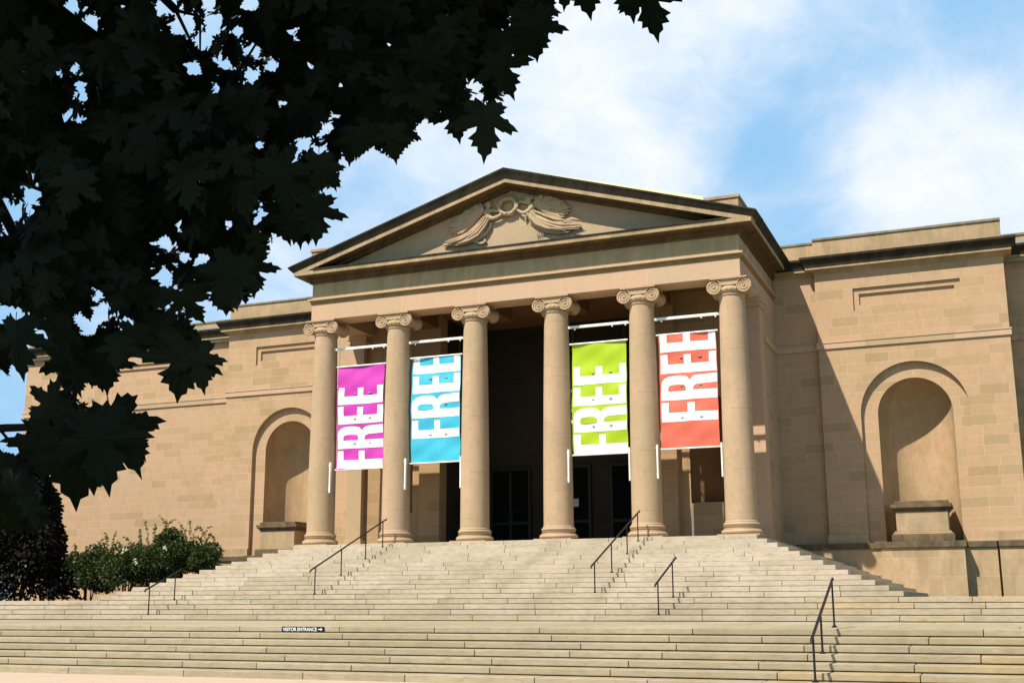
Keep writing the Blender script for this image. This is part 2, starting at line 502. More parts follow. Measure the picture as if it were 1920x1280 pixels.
def wall_with_arch(mb, x0, x1, z0, z1, xc, zs, r, y, n=28):
    q = lambda a, b, c, d: mb.quad(*[(p[0], y, p[1]) for p in (a, b, c, d)])
    q((x0, z0), (xc - r, z0), (xc - r, zs), (x0, zs))
    q((xc + r, z0), (x1, z0), (x1, zs), (xc + r, zs))
    q((x0, zs), (xc - r, zs), (xc - r, z1), (x0, z1))
    q((xc + r, zs), (x1, zs), (x1, z1), (xc + r, z1))
    a = arch_pts(xc, zs, r, n)
    for p, s in zip(a, a[1:]): q(p, s, (s[0], z1), (p[0], z1))


def reveal(mb, xc, zs, r, z0, ya, yb, n=28):
    a = [(xc - r, z0)] + arch_pts(xc, zs, r, n) + [(xc + r, z0)]
    for p, s in zip(a, a[1:]): mb.quad((p[0], ya, p[1]), (s[0], ya, s[1]), (s[0], yb, s[1]), (p[0], yb, p[1]))


def ring(mb, xc, zs, r0, r1, z0, y, n=28):
    a = [(xc - r0, z0)] + arch_pts(xc, zs, r0, n) + [(xc + r0, z0)]
    b = [(xc - r1, z0)] + arch_pts(xc, zs, r1, n) + [(xc + r1, z0)]
    for i in range(len(a) - 1):
        mb.quad((a[i][0], y, a[i][1]), (a[i + 1][0], y, a[i + 1][1]), (b[i + 1][0], y, b[i + 1][1]), (b[i][0], y, b[i][1]))


def niche(mb, xc, zs, r, z0, y, n=28, m=14, dy=1.0):
    for i in range(n):
        a0, a1 = math.pi * i / n, math.pi * (i + 1) / n
        p = lambda a, z: (xc - r * math.cos(a), y + dy * r * math.sin(a), z)
        mb.quad(p(a0, z0), p(a1, z0), p(a1, zs), p(a0, zs))
        for j in range(m):
            b0, b1 = math.pi / 2 * j / m, math.pi / 2 * (j + 1) / m
            s = lambda a, b: (xc - r * math.cos(a) * math.cos(b), y + dy * r * math.sin(a) * math.cos(b), zs + r * math.sin(b))
            mb.quad(s(a0, b0), s(a1, b0), s(a1, b1), s(a0, b1))
    mb.add([(xc - r * math.cos(math.pi * i / n), y + dy * r * math.sin(math.pi * i / n), z0) for i in range(n + 1)], [tuple(range(n + 1))])


def grid_wall(mb, xs, zs, holes, y):
    """front face with rectangular holes (x0,x1,z0,z1)"""
    for xa, xb in zip(xs, xs[1:]):
        for za, zb in zip(zs, zs[1:]):
            c = ((xa + xb) / 2, (za + zb) / 2)
            if any(h[0] < c[0] < h[1] and h[2] < c[1] < h[3] for h in holes): continue
            mb.quad((xa, y, za), (xb, y, za), (xb, y, zb), (xa, y, zb))


def panel(mb, o, i, y, d=0.075):
    """sunk double-step panel: outer rect o, inner rect i"""
    def frame(r, ya, yb):
        c = [(r[0], r[2]), (r[1], r[2]), (r[1], r[3]), (r[0], r[3])]
        for p, q in zip(c, c[1:] + c[:1]): mb.quad((p[0], ya, p[1]), (q[0], ya, q[1]), (q[0], yb, q[1]), (p[0], yb, p[1]))
    frame(o, y, y + d); frame(i, y + d, y + 2 * d)
    xs = [o[0], i[0], i[1], o[1]]; zs = [o[2], i[2], i[3], o[3]]
    grid_wall(mb, xs, zs, [i], y + d)
    mb.quad((i[0], y + 2 * d, i[2]), (i[1], y + 2 * d, i[2]), (i[1], y + 2 * d, i[3]), (i[0], y + 2 * d, i[3]))


def cornice_run(x0, x1, y, retl=None, retr=None, parent=None, ph=10.96, pl=None, pr=None):
    """wing cornice along X with mitred returns; y is the wall plane. returns (lit corona, blackened cyma, parapet, coping)"""
    # profile as (projection, z)
    lit = [(0.0, 9.58), (0.035, 9.60), (0.05, 9.66), (0.08, 9.70), (0.28, 9.725), (0.28, 9.80), (0.0, 9.80)]
    dark = [(0.0, 9.802), (0.295, 9.802), (0.31, 9.87), (0.36, 9.96), (0.43, 10.06), (0.45, 10.09), (0.45, 10.17), (0.0, 10.21)]
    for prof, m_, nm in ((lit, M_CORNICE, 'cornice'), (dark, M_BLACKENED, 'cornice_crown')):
        mb = MB()
        n = len(prof)
        el = 1 if retl else 0
        er = 1 if retr else 0
        a = [(x0 - p * el, y - p, z) for p, z in prof]
        b = [(x1 + p * er, y - p, z) for p, z in prof]
        mb.add(a + b, [(i, i + n, (i + 1) % n + n, (i + 1) % n) for i in range(n)])
        if retl:
            c = [(x0 - p, y + retl, z) for p, z in prof]
            mb.add(a + c, [(i, i + n, (i + 1) % n + n, (i + 1) % n) for i in range(n)])
        else: mb.add(a, [tuple(range(n))])
        if retr:
            c = [(x1 + p, y + retr, z) for p, z in prof]
            mb.add(b + c, [(i, i + n, (i + 1) % n + n, (i + 1) % n) for i in range(n)])
        else: mb.add(b, [tuple(range(n))])
        mb.build(nm, m_, parent)
    pl = x0 if pl is None else pl
    pr = x1 if pr is None else pr
    # parapet in blocks
    MB().box(pl, pr, y + 0.012, y + 0.75, 10.19, ph - 0.09).build('parapet', M_PARAPET, parent)
    mb = MB()
    x = pl - 0.02
    while x < pr:
        e = min(x + rs.uniform(1.1, 1.9), pr + 0.02)
        if pr - e < 0.6: e = pr + 0.02
        dz = rs.uniform(-0.012, 0.012)
        mb.box(x + 0.004, e - 0.004, y - 0.03 + rs.uniform(-.006, .006), y + 0.8, ph - 0.088, ph + dz)
        x = e
        if x >= pr + 0.019: break
    mb.build('coping', M_COPING, parent, bevel=0.008)


ZB = -0.10          # top of podium ledge
YW, YL, YO = 5.5, 5.75, 6.6
XW0, XW1, XC = 9.55, 15.93, 12.67


def string_course(mb, x0, x1, y, retl=0, retr=0):
    p = 0.055
    mb.box(x0 - (p if retl else 0), x1 + (p if retr else 0), y - p, y + 0.02, 6.80, 7.03)
    mb.box(x0 - (p + .02 if retl else 0), x1 + (p + .02 if retr else 0), y - p - 0.02, y + 0.02, 7.0, 7.045)
    if retl: mb.box(x0 - p, x0 + 0.02, y + 0.02, y + retl, 6.80, 7.04)
    if retr: mb.box(x1 - 0.02, x1 + p, y + 0.02, y + retr, 6.80, 7.04)


for s in (1, -1):
    wing = bpy.data.objects.new('wing', None); COL.objects.link(wing); wing.parent = museum
    wing.matrix_parent_inverse = world_of(museum).inverted()
    wing['label'] = 'sunlit wing with the arched niche beside the stair' if s < 0 else 'wing with the arched niche, crossed by the slanting portico shadow'
    xa, xb, xc = (XW0, XW1, XC) if s > 0 else (-XW1, -XW0, -XC)
    mb = MB()
    wall_with_arch(mb, xa, xb, ZB, 6.92, xc, 4.35, 1.80, YW)
    reveal(mb, xc, 4.35, 1.80, ZB, YW, YW + 0.18)
    ring(mb, xc, 4.35, 1.80, 1.24, ZB, YW + 0.18)
    o_ = (xc - 1.81, xc + 1.81, 8.12, 8.95); i_ = (xc - 1.61, xc + 1.61, 8.32, 8.74)
    grid_wall(mb, [xa, o_[0], o_[1], xb], [6.92, o_[2], o_[3], 9.75], [o_], YW)
    panel(mb, o_, i_, YW)
    for x in (xa, xb): mb.quad((x, YW, ZB), (x, YW + 1.6, ZB), (x, YW + 1.6, 10.2), (x, YW, 10.2))
    mb.build('wall', M_ASHLAR, wing)
    mb = MB(); niche(mb, xc, 4.35, 1.24, ZB, YW + 0.18)
    mb.build('niche', M_NICHE, wing, smooth=True, angle=50)
    mb = MB(); string_course(mb, xa, xb, YW, 0.25 if s > 0 else 1.1, 1.1 if s > 0 else 0.25)
    mb.build('string_course', M_SMOOTH, wing)
    for q0, q1 in ((xa - 0.05, xc - 1.80), (xc + 1.80, xb + 0.05)): MB().box(q0, q1, YW - 0.07, YW + 0.02, ZB, 0.22).build('base_course', M_PODIUM, wing)
    cornice_run(xa, xb, YW, 0.3 if s > 0 else 1.2, 1.2 if s > 0 else 0.3, wing, 10.96)
    # link wall between wing and portico
    la, lb = (8.0, XW0) if s > 0 else (-XW0, -8.0)
    mb = MB()
    grid_wall(mb, [la, lb], [ZB, 9.75], [], YL)
    mb.build('link_wall', M_ASHLAR, wing)
    mb = MB(); string_course(mb, la, lb, YL); mb.build('string_course', M_SMOOTH, wing)
    cornice_run(la, lb, YL, None, None, wing, 10.92)
    MB().box(la, lb, YL - 0.07, YL + 0.02, ZB, 0.22).build('base_course', M_PODIUM, wing)
    # podium under the wing, with its ledge and the bay that carries the pedestal
    mb = MB()
    pa, pb = (8.0, 14.93) if s > 0 else (-15.9, -8.0)
    mb.box(pa, pb, 5.30, 6.4, Z13 - 0.1, ZB - 0.2)
    mb.box(xc - 1.37, xc + 1.27, 4.72, 5.30, Z13 - 0.1, ZB - 0.2)
    if s > 0: mb.box(15.0, 34, 5.12, 6.4, Z13 - 0.1, ZB - 0.2); mb.box(14.9, 15.05, 5.60, 6.39, Z13 - 0.1, ZB + 0.25)
    mb.build('podium', M_PODIUM, wing)
    mb = MB()
    mb.box(pa, xc - 1.44, 5.23, 6.4, ZB - 0.2, ZB); mb.box(xc + 1.34, pb, 5.23, 6.4, ZB - 0.2, ZB)
    mb.box(xc - 1.44, xc + 1.34, 4.65, 6.4, ZB - 0.2, ZB + 0.003)
    if s > 0: mb.box(14.98, 34, 5.05, 6.4, ZB - 0.2, ZB)
    mb.build('podium_ledge', M_LEDGE, wing, bevel=0.012)
# far ends of the building
outer = bpy.data.objects.new('outer_wall', None); COL.objects.link(outer); outer.parent = museum
outer.matrix_parent_inverse = world_of(museum).inverted()
XE = -28.55
mb = MB()
o_ = (-26.6, -19.6, 8.1, 8.95); i_ = (-26.4, -19.8, 8.3, 8.74)
grid_wall(mb, [XE, o_[0], o_[1], -XW1], [Z13 - 0.1, o_[2], o_[3], 9.75], [o_], YO)
panel(mb, o_, i_, YO)
mb.quad((XE, YO, Z13 - .1), (XE, YO + 14, Z13 - .1), (XE, YO + 14, 9.75), (XE, YO, 9.75))
mb.build('wall', M_ASHLAR, outer)
mb = MB(); string_course(mb, XE, -XW1, YO, 3, 0); mb.build('string_course', M_SMOOTH, outer)
cornice_run(XE, -XW1, YO, 14, None, outer, 10.66)
outer2 = bpy.data.objects.new('outer_wall', None); COL.objects.link(outer2); outer2.parent = museum
outer2.matrix_parent_inverse = world_of(museum).inverted()
mb = MB(); grid_wall(mb, [XW1, 29], [Z13 - 0.1, 9.75], [], YO)
mb.quad((29, YO, Z13 - .1), (29, YO + 14, Z13 - .1), (29, YO + 14, 9.75), (29, YO, 9.75))
mb.build('wall', M_ASHLAR, outer2)
mb = MB(); string_course(mb, XW1, 29, YO, 0, 3); mb.build('string_course', M_SMOOTH, outer2)
cornice_run(XW1, 29, YO, None, 14, outer2, 10.66)
MB().box(XE + 0.2, 28.8, 6.4, 20.5, 9.6, 10.35).build('roof', M_ROOF, museum)

# ---- portico columns
CS = 3.042
HC = 8.2


def column(i):
    x = (i - 2.5) * CS
    c = bpy.data.objects.new('column', None); COL.objects.link(c); c.parent = museum
    c.matrix_parent_inverse = world_of(museum).inverted()
    c.location = (x, 0, 0)
    return c


def torus_prof(r, z0, z1, n=8):
    h = (z1 - z0) / 2
    return [(r - h + h * math.cos(a), (z0 + z1) / 2 + h * math.sin(a)) for a in [(-math.pi / 2 + math.pi * t / n) for t in range(n + 1)]]


def col_base():
    mb = MB()
    mb.box(-0.655, 0.655, -0.655, 0.655, -0.05, 0.0)
    pr = torus_prof(0.645, 0.0, 0.155) + [(0.575, 0.165), (0.575, 0.185)]
    pr += [(0.575 - 0.055 * math.sin(math.pi * t / 6), 0.185 + 0.055 * t / 6) for t in range(1, 6)]
    pr += [(0.565, 0.245), (0.565, 0.26)] + torus_prof(0.575, 0.262, 0.365, 7) + [(0.525, 0.372), (0.525, 0.40), (0.505, 0.43)]
    return mb.lathe(pr, (0, 0, 0), 48)


def col_shaft():
    pr = []
    for t in range(25):
        u = t / 24
        r = 0.500 - 0.088 * (u ** 1.8)
        pr.append((r, 0.42 + u * 7.20))
    pr += [(0.412, 7.62), (0.44, 7.64), (0.445, 7.665), (0.43, 7.69), (0.415, 7.70), (0.412, 7.76)]
    return MB().lathe(pr, (0, 0, 0), 48)


def col_capital():
    mb = MB()
    # echinus
    mb.lathe([(0.41, 7.70), (0.47, 7.74), (0.50, 7.80), (0.50, 7.86), (0.45, 7.92), (0.40, 7.94)], (0, 0, 0), 40)
    # egg ornament round the echinus
    for t in range(20):
        a = 2 * math.pi * (t + .5) / 20
        mb.ball((0.485 * math.cos(a), 0.485 * math.sin(a), 7.815), 0.062, 0.62, 0.62, 1.0, 8, 6)
        a = 2 * math.pi * t / 20
        mb.ball((0.495 * math.cos(a), 0.495 * math.sin(a), 7.80), 0.05, 0.25, 0.25, 1.1, 6, 5)
    # channel and abacus
    for sy in (-1, 1):
        n = 14
        top = [(-0.53 + 1.06 * t / n, 8.145) for t in range(n + 1)]
        bot = [(-0.53 + 1.06 * t / n, 8.01 - 0.06 * math.sin(math.pi * t / n)) for t in range(n + 1)]
        mb.prism(top + bot[::-1], sy * 0.44, sy * 0.30)
        mb.tube([(p[0], sy * 0.44, p[1] + 0.005) for p in bot], 0.020, 6)
        mb.tube([(p[0], sy * 0.44, p[1] - 0.012) for p in top], 0.020, 6)
    mb.box(-0.50, 0.50, -0.43, 0.43, 7.93, 8.14)
    mb.box(-0.60, 0.60, -0.50, 0.50, 8.150, 8.20)
    for sx in (-1, 1):
        cx, cz = sx * 0.495, 7.90
        # bolster
        ys = [-0.44, -0.40, -0.36, -0.2, 0, 0.2, 0.36, 0.40, 0.44]
        rr = [0.235, 0.235, 0.205, 0.165, 0.15, 0.165, 0.205, 0.235, 0.235]
        mb.tube([(cx, y, cz) for y in ys], rr, 28)
        for sy in (-1, 1):
            pts = []; rad = []
            N_ = 72
            for t in range(N_ + 1):
                u = t / N_
                a = math.pi / 2 - sx * (-1) * u * 2 * math.pi * 2.6
                r = 0.226 * (1 - u) ** 0.9 + 0.028
                pts.append((cx + r * math.cos(a), sy * 0.445, cz + r * math.sin(a)))
                rad.append(0.024 * (1 - 0.5 * u))
            mb.tube(pts, rad, 6)
            mb.ball((cx, sy * 0.445, cz), 0.042, 1, 0.7, 1, 10, 8)
    return mb


c0 = column(0)
o1 = col_base().build('base', M_COLUMN, None, smooth=True, angle=30)
o2 = col_shaft().build('shaft', M_COLUMN, None, smooth=True, angle=30)
o3 = col_capital().build('capital', M_COLUMN, None, smooth=True, angle=40)
for o in (o1, o2, o3): o.parent = c0
for i in range(1, 6):
    c = column(i)
    for o in (o1, o2, o3):
        k = o.copy(); COL.objects.link(k); k.parent = c

# ---- entablature
ent = bpy.data.objects.new('entablature', None); COL.objects.link(ent); ent.parent = museum
ent.matrix_parent_inverse = world_of(museum).inverted()
A = 0.454
mb = MB()
mb.box(-8.0, 8.0, -A, A, 8.2, 8.82)
for s in (-1, 1): mb.box(s * 8.0, s * 7.1, A, 5.75, 8.2, 8.82)
mb.build('architrave', M_SMOOTH, ent, bevel=0.012)
mb = MB()


def ring_band(mb, xo, yo, z0, z1, back=5.75, ztop=None, t=0.5):
    mb.box(-xo, xo, yo, yo + t, z0, z1)
    for s in (-1, 1): mb.box(s * xo, s * (xo - t), yo + t, back, z0, z1)


ring_band(mb, 8.03, -A - 0.03, 8.822, 8.89); ring_band(mb, 8.05, -A - 0.05, 8.891, 8.945)
mb.build('taenia_moulding', M_OCHRE, ent, bevel=0.008)
mb = MB(); ring_band(mb, 8.12, -A - 0.12, 8.947, 9.015)
mb.build('taenia', M_SMOOTH, ent, bevel=0.008)
mb = MB(); ring_band(mb, 7.985, -A + 0.015, 9.017, 9.64); mb.build('frieze', M_FRIEZE, ent)
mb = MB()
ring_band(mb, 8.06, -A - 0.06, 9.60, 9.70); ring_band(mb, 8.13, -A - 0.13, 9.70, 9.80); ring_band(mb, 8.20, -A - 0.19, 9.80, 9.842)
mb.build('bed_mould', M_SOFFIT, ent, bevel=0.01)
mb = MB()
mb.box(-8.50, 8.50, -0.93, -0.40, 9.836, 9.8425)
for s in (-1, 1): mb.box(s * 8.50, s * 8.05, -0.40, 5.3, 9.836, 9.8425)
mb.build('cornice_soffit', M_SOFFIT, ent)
mb = MB()
mb.box(-8.52, 8.52, -0.95, 0.0, 9.843, 10.0)
for s in (-1, 1): mb.box(s * 8.52, s * 7.6, 0.0, 5.3, 9.843, 10.0)
mb.build('cornice', M_CORNICE, ent, bevel=0.015)
mb = MB()
mb.prism([(-7.7, 10.002), (7.7, 10.002), (7.7, 10.05), (-7.7, 10.05)], -0.985, -0.36)
for s in (-1, 1):
    # crown moulding along the flanks
    pr = [(8.50, 10.002), (8.55, 10.002), (8.58, 10.06), (8.66, 10.12), (8.70, 10.16), (8.70, 10.20), (8.3, 10.25)]
    mb.prism([(s * a, b) for a, b in pr], -0.90, 5.3)
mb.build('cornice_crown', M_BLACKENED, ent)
# ---- pediment
ped = bpy.data.objects.new('pediment', None); COL.objects.link(ped); ped.parent = museum
ped.matrix_parent_inverse = world_of(museum).inverted()
YT = -0.33
M_TYMP = stone('tympanum_limestone', base=(0.48, 0.365, 0.245), stain=0.22, stain_col=(0.30, 0.22, 0.13), dirt=0.3)
MB().prism([(-8.3, 10.003), (8.3, 10.003), (0, 12.6)], YT, YT + 0.5).build('tympanum', M_TYMP, ped)


def rake(mb, pts_a, pts_b):
    """sweep of a profile from the eaves end (pts_a) to the apex (pts_b)"""
    n = len(pts_a)
    mb.add(list(pts_a) + list(pts_b), [(i, (i + 1) % n, (i + 1) % n + n, i + n) for i in range(n)] + [tuple(range(n))])


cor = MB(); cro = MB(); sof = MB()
for s in (-1, 1):
    # lit corona under the crown
    e = [(8.56, -0.95, 9.985), (8.56, YT, 9.985), (7.95, YT, 10.0), (7.95, -0.95, 10.0)]
    a = [(0, -0.95, 12.485), (0, YT, 12.485), (0, YT, 12.345), (0, -0.95, 12.345)]
    rake(cor, [(s * x, y, z) for x, y, z in e], a)
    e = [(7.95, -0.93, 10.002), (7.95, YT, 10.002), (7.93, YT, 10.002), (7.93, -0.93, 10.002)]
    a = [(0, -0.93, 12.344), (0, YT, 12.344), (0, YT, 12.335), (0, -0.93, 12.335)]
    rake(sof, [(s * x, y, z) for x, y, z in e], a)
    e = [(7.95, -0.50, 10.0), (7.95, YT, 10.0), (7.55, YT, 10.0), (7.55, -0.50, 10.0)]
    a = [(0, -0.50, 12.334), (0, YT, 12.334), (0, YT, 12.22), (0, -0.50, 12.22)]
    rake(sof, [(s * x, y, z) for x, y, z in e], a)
    # crown: fillet, cyma, top fillet
    e = [(8.57, -0.97, 9.99), (8.60, -1.0, 10.03), (8.64, -1.03, 10.07), (8.69, -1.085, 10.13), (8.70, -1.09, 10.135), (8.70, -1.09, 10.18), (8.70, 0.3, 10.22), (8.57, 0.3, 10.0)]
    a = [(0, -0.97, 12.487), (0, -1.0, 12.57), (0, -1.03, 12.65), (0, -1.085, 12.765), (0, -1.09, 12.775), (0, -1.09, 12.845), (0, 0.3, 12.90), (0, 0.3, 12.487)]
    rake(cro, [(s * x, y, z) for x, y, z in e], a)
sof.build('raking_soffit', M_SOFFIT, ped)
cor.build('raking_cornice', M_CORNICE, ped)
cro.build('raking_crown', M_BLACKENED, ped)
MB().prism([(0.15, 12.80), (7.0, 10.695), (7.0, 10.86), (0.15, 12.83)], -0.93, -0.88).build('rake_strip', M_PALE_STRIP, ped)  # thin pale yellow strip along the right rake, taller towards the eaves
for s in (-1, 1):
    mb = MB(); mb.box(s * 6.92, s * 8.05, -0.5, 0.95, 10.1, 10.84)
    mb.box(s * 6.88, s * 8.09, -0.54, 0.99, 10.842, 10.95)
    mb.build('acroterion_block', M_PARAPET, ped, bevel=0.01)
MB().prism([(-8.5, 10.1), (8.5, 10.1), (0, 12.72)], -0.2, 9.0).build('portico_roof', M_ROOF, museum)


# ---- relief: two flying winged figures holding a wreath
def relief(sign):
    mb = MB()
    Y = YT
    def limb(pts, rads, dep=0.6, seg=10):
        o = len(mb.v)
        mb.tube([(x, Y - 0.02 - 0.10 * dep, z) for x, z in pts], rads, seg)
    def ridge(pts, r=0.018, y=-0.15):
        mb.tube([(x, Y + y, z) for x, z in pts], [r * 0.6] + [r] * (len(pts) - 2) + [r * 0.4], 6)
    rr = random.Random(3 + sign)
    if sign < 0:
        mb.ball((-0.83, Y - 0.17, 11.78), 0.130, 0.9, 0.9, 1.1, 14, 10)      # head
        mb.ball((-0.88, Y - 0.12, 11.83), 0.10, 1.05, 0.9, 0.8, 12, 8)       # hair
        mb.ball((-0.96, Y - 0.12, 11.80), 0.05, 1, 1, 1, 8, 6)
        mb.ball((-0.74, Y - 0.20, 11.765), 0.022, 1.3, 1, 1, 6, 5)            # nose
        limb([(-0.86, 11.68), (-0.89, 11.55), (-0.85, 11.36), (-0.98, 11.13), (-1.20, 10.88), (-1.52, 10.66), (-1.88, 10.55), (-2.25, 10.52), (-2.6, 10.50)],
             [.06, .135, .125, .155, .21, .20, .16, .10, .04], 0.9, 14)
        limb([(-0.93, 11.53), (-0.85, 11.35), (-0.68, 11.24), (-0.50, 11.27), (-0.36, 11.33), (-0.24, 11.42)], [.09, .085, .075, .065, .055, .045], 1.9)
        limb([(-0.80, 11.55), (-0.66, 11.55), (-0.54, 11.51), (-0.40, 11.52)], [.06, .05, .045, .035], 1.5)
        limb([(-0.74, 11.12), (-0.80, 10.95), (-0.95, 10.75), (-1.2, 10.60), (-1.40, 10.49)], [.05, .07, .08, .07, .04], 0.8)
        limb([(-1.42, 10.50), (-1.25, 10.43), (-1.08, 10.40), (-0.96, 10.47), (-1.02, 10.55)], [.03, .055, .06, .05, .03], 0.7)
        W0 = (-1.02, 11.55)
        tips = [(-1.22, 11.88), (-1.42, 11.85), (-1.62, 11.76), (-1.82, 11.64), (-2.0, 11.52), (-2.16, 11.40), (-2.30, 11.28), (-2.40, 11.15), (-2.42, 11.02), (-2.36, 10.92), (-2.22, 10.86), (-2.05, 10.85)]
        fol = [((-0.82, 11.30), (-1.0, 11.05), (-1.25, 10.80), (-1.6, 10.60)), ((-0.90, 11.33), (-1.12, 11.05), (-1.42, 10.78), (-1.9, 10.60), (-2.4, 10.52)),
               ((-0.98, 11.33), (-1.28, 11.02), (-1.6, 10.78), (-2.1, 10.62)), ((-1.0, 11.2), (-1.35, 10.9), (-1.8, 10.68), (-2.5, 10.56)), ((-0.80, 11.2), (-0.95, 10.95), (-1.2, 10.68), (-1.55, 10.53), (-2.0, 10.45))]
    else:
        mb.ball((0.70, Y - 0.17, 11.78), 0.135, 0.95, 0.9, 1.05, 14, 10)
        for t in range(7):
            a = math.pi * (0.05 + 0.95 * t / 6)
            mb.ball((0.73 + 0.12 * math.cos(a), Y - 0.13, 11.80 + 0.10 * math.sin(a)), 0.055, 1, 1, 1, 8, 6)
        mb.ball((0.63, Y - 0.21, 11.75), 0.022, 1.3, 1, 1, 6, 5)
        limb([(0.73, 11.68), (0.80, 11.55), (0.80, 11.38), (0.82, 11.15), (1.05, 10.95), (1.35, 10.78), (1.75, 10.62), (2.15, 10.58), (2.62, 10.56)],
             [.06, .14, .135, .17, .23, .22, .18, .12, .05], 0.9, 14)
        limb([(0.88, 11.52), (0.72, 11.36), (0.56, 11.29), (0.44, 11.32), (0.29, 11.43)], [.095, .085, .075, .06, .045], 1.9)
        limb([(0.78, 11.62), (0.62, 11.67), (0.42, 11.74), (0.28, 11.72)], [.065, .055, .045, .035], 1.4)
        limb([(0.66, 11.20), (0.58, 11.10), (0.56, 11.0)], [.05, .05, .02], 0.8)
        limb([(0.72, 10.98), (1.0, 10.72), (1.4, 10.52), (1.8, 10.42), (2.2, 10.42)], [.03, .05, .06, .05, .03], 0.8)
        for t in range(5):
            limb([(0.92 + 0.06 * t, 10.66 - 0.02 * t), (0.98 + 0.06 * t, 10.50), (1.0 + 0.075 * t, 10.34 + 0.02 * t)], [.02, .03, .012], 0.4, 6)
        W0 = (0.95, 11.50)
        tips = [(1.02, 11.86), (1.22, 11.88), (1.42, 11.85), (1.62, 11.77), (1.82, 11.66), (2.0, 11.53), (2.14, 11.40), (2.24, 11.28), (2.26, 11.16), (2.18, 11.06), (2.05, 10.98), (1.9, 10.95)]
        fol = [((0.70, 11.25), (0.85, 11.0), (1.15, 10.78), (1.6, 10.58)), ((0.82, 11.28), (1.05, 11.02), (1.4, 10.85), (1.9, 10.68), (2.5, 10.60)), ((0.92, 11.3), (1.3, 11.1), (1.7, 10.9), (2.1, 10.8)),
               ((0.75, 11.1), (1.0, 10.82), (1.4, 10.62), (2.0, 10.50)), ((1.0, 11.0), (1.4, 10.75), (1.9, 10.56), (2.5, 10.50)), ((1.6, 10.75), (2.0, 10.72), (2.35, 10.82), (2.6, 10.74))]
    # wing: overlapping feathers fanning from the shoulder
    for t, tp in enumerate(tips):
        a = Vector((W0[0], W0[1])); b = Vector(tp)
        d = (b - a); p = Vector((-d.y, d.x)).normalized()
        wd = 0.085
        m1 = a + d * 0.45; m2 = a + d * 0.85
        dep = 0.10 + 0.045 * (t % 2) + 0.05 * (1 - t / len(tips))
        poly = [a - p * 0.05, m1 - p * wd, m2 - p * wd * 1.0, b, m2 + p * wd * 1.0, m1 + p * wd, a + p * 0.05]
        mb.prism([tuple(q) for q in poly], Y - dep, Y + 0.02)
        ridge([tuple(a + d * 0.1), tuple(a + d * 0.5), tuple(a + d * 0.93)], 0.020, -dep - 0.008)
    # short covert feathers over the root of the wing
    for t, tp in enumerate(tips[::2]):
        a = Vector((W0[0], W0[1])); b = a + (Vector(tp) - a) * 0.5
        d = b - a; p = Vector((-d.y, d.x)).normalized()
        mb.prism([tuple(q) for q in (a - p * .05, a + d * .7 - p * .08, b, a + d * .7 + p * .08, a + p * .05)], Y - 0.235 + 0.012 * t, Y)
    for n_, f in enumerate(fol):
        ridge([tuple(q) for q in f], 0.034, -0.315)
        ridge([(q[0] + 0.075 * sign, q[1] - 0.055) for q in f], 0.026, -0.28)
        ridge([(q[0] - 0.06 * sign, q[1] + 0.06) for q in f], 0.024, -0.27)
    mb.v = [(x, Y - (Y - y) * 0.7, z) for x, y, z in mb.v]
    return mb


relief(-1).build('relief_figure', M_TYMP, ped, smooth=True, angle=45)
relief(1).build('relief_figure', M_TYMP, ped, smooth=True, angle=45)
mb = MB()
pts = [(-0.09 + 0.33 * math.cos(a), YT - 0.11, 11.63 + 0.29 * math.sin(a)) for a in [2 * math.pi * t / 40 for t in range(41)]]
mb.tube(pts, 0.075, 10, cap=False)
rl = random.Random(5)
for t in range(60):
    a = 2 * math.pi * t / 60
    mb.ball((-0.09 + (0.33 + rl.uniform(-.06, .06)) * math.cos(a), YT - 0.16 + rl.uniform(-.03, .03), 11.63 + (0.29 + rl.uniform(-.06, .06)) * math.sin(a)), 0.035, 1.3, 0.8, 1, 6, 5)
mb.build('relief_wreath', M_TYMP, ped, smooth=True, angle=60)

# ---- portico interior
por = bpy.data.objects.new('portico_interior', None); COL.objects.link(por); por.parent = museum
por.matrix_parent_inverse = world_of(museum).inverted()
YB = 2.80
for s in (-1, 1): MB().box(s * 7.42, s * 8.0, YB + 0.2, 5.86, -0.4, 8.198).build('side_wall', M_ASHLAR, por)
for s in (-1, 1):
    mb = MB()
    mb.box(s * 7.40, s * 8.03, 2.52, 3.12, -0.04, 7.86)
    mb.box(s * 7.34, s * 8.09, 2.46, 3.18, -0.041, 0.30)
    mb.build('anta', M_SMOOTH, por, bevel=0.012)
for s in (-1, 1):
    mb = MB()
    mb.box(s * 7.36, s * 8.06, 2.49, 3.15, 7.862, 7.92); mb.box(s * 7.33, s * 8.09, 2.45, 3.19, 7.922, 8.05); mb.box(s * 7.28, s * 8.14, 2.40, 3.24, 8.052, 8.197)
    for y in (2.45,):
        mb.tube([(s * 7.36, y - 0.02, 7.97), (s * 7.36, 3.2, 7.97)], 0.09, 14); mb.tube([(s * 8.05, y - 0.02, 7.97), (s * 8.05, 3.2, 7.97)], 0.09, 14)
    MB().box(s * 8.0, s * 8.055, 3.3, 5.70, 6.80, 7.04).build('string_course', M_SMOOTH, por)
    mb.build('anta_capital', M_SMOOTH, por, bevel=0.008)
# back wall with two curved niches, the wide opening in the middle
for s in (-1, 1):
    mb = MB()
    xn = s * 5.95
    x0, x1 = sorted((s * 4.95, s * 7.41))
    wall_with_arch(mb, x0, x1, -0.04, 8.7, xn, 4.6, 0.60, YB)
    mb.box(xn - 0.60, xn + 0.60, YB + 0.02, YB + 0.3, -0.04, 1.28)
    mb.box(s * 4.10, s * 4.952, YB - 0.26, YB + 0.35, -0.04, 8.698)
    mb.build('back_wall', M_INTERIOR, por)
    mb = MB(); niche(mb, xn, 4.6, 0.60, 1.28, YB, 18, 9)
    mb.build('wall_niche', M_CEIL, por, smooth=True, angle=50)
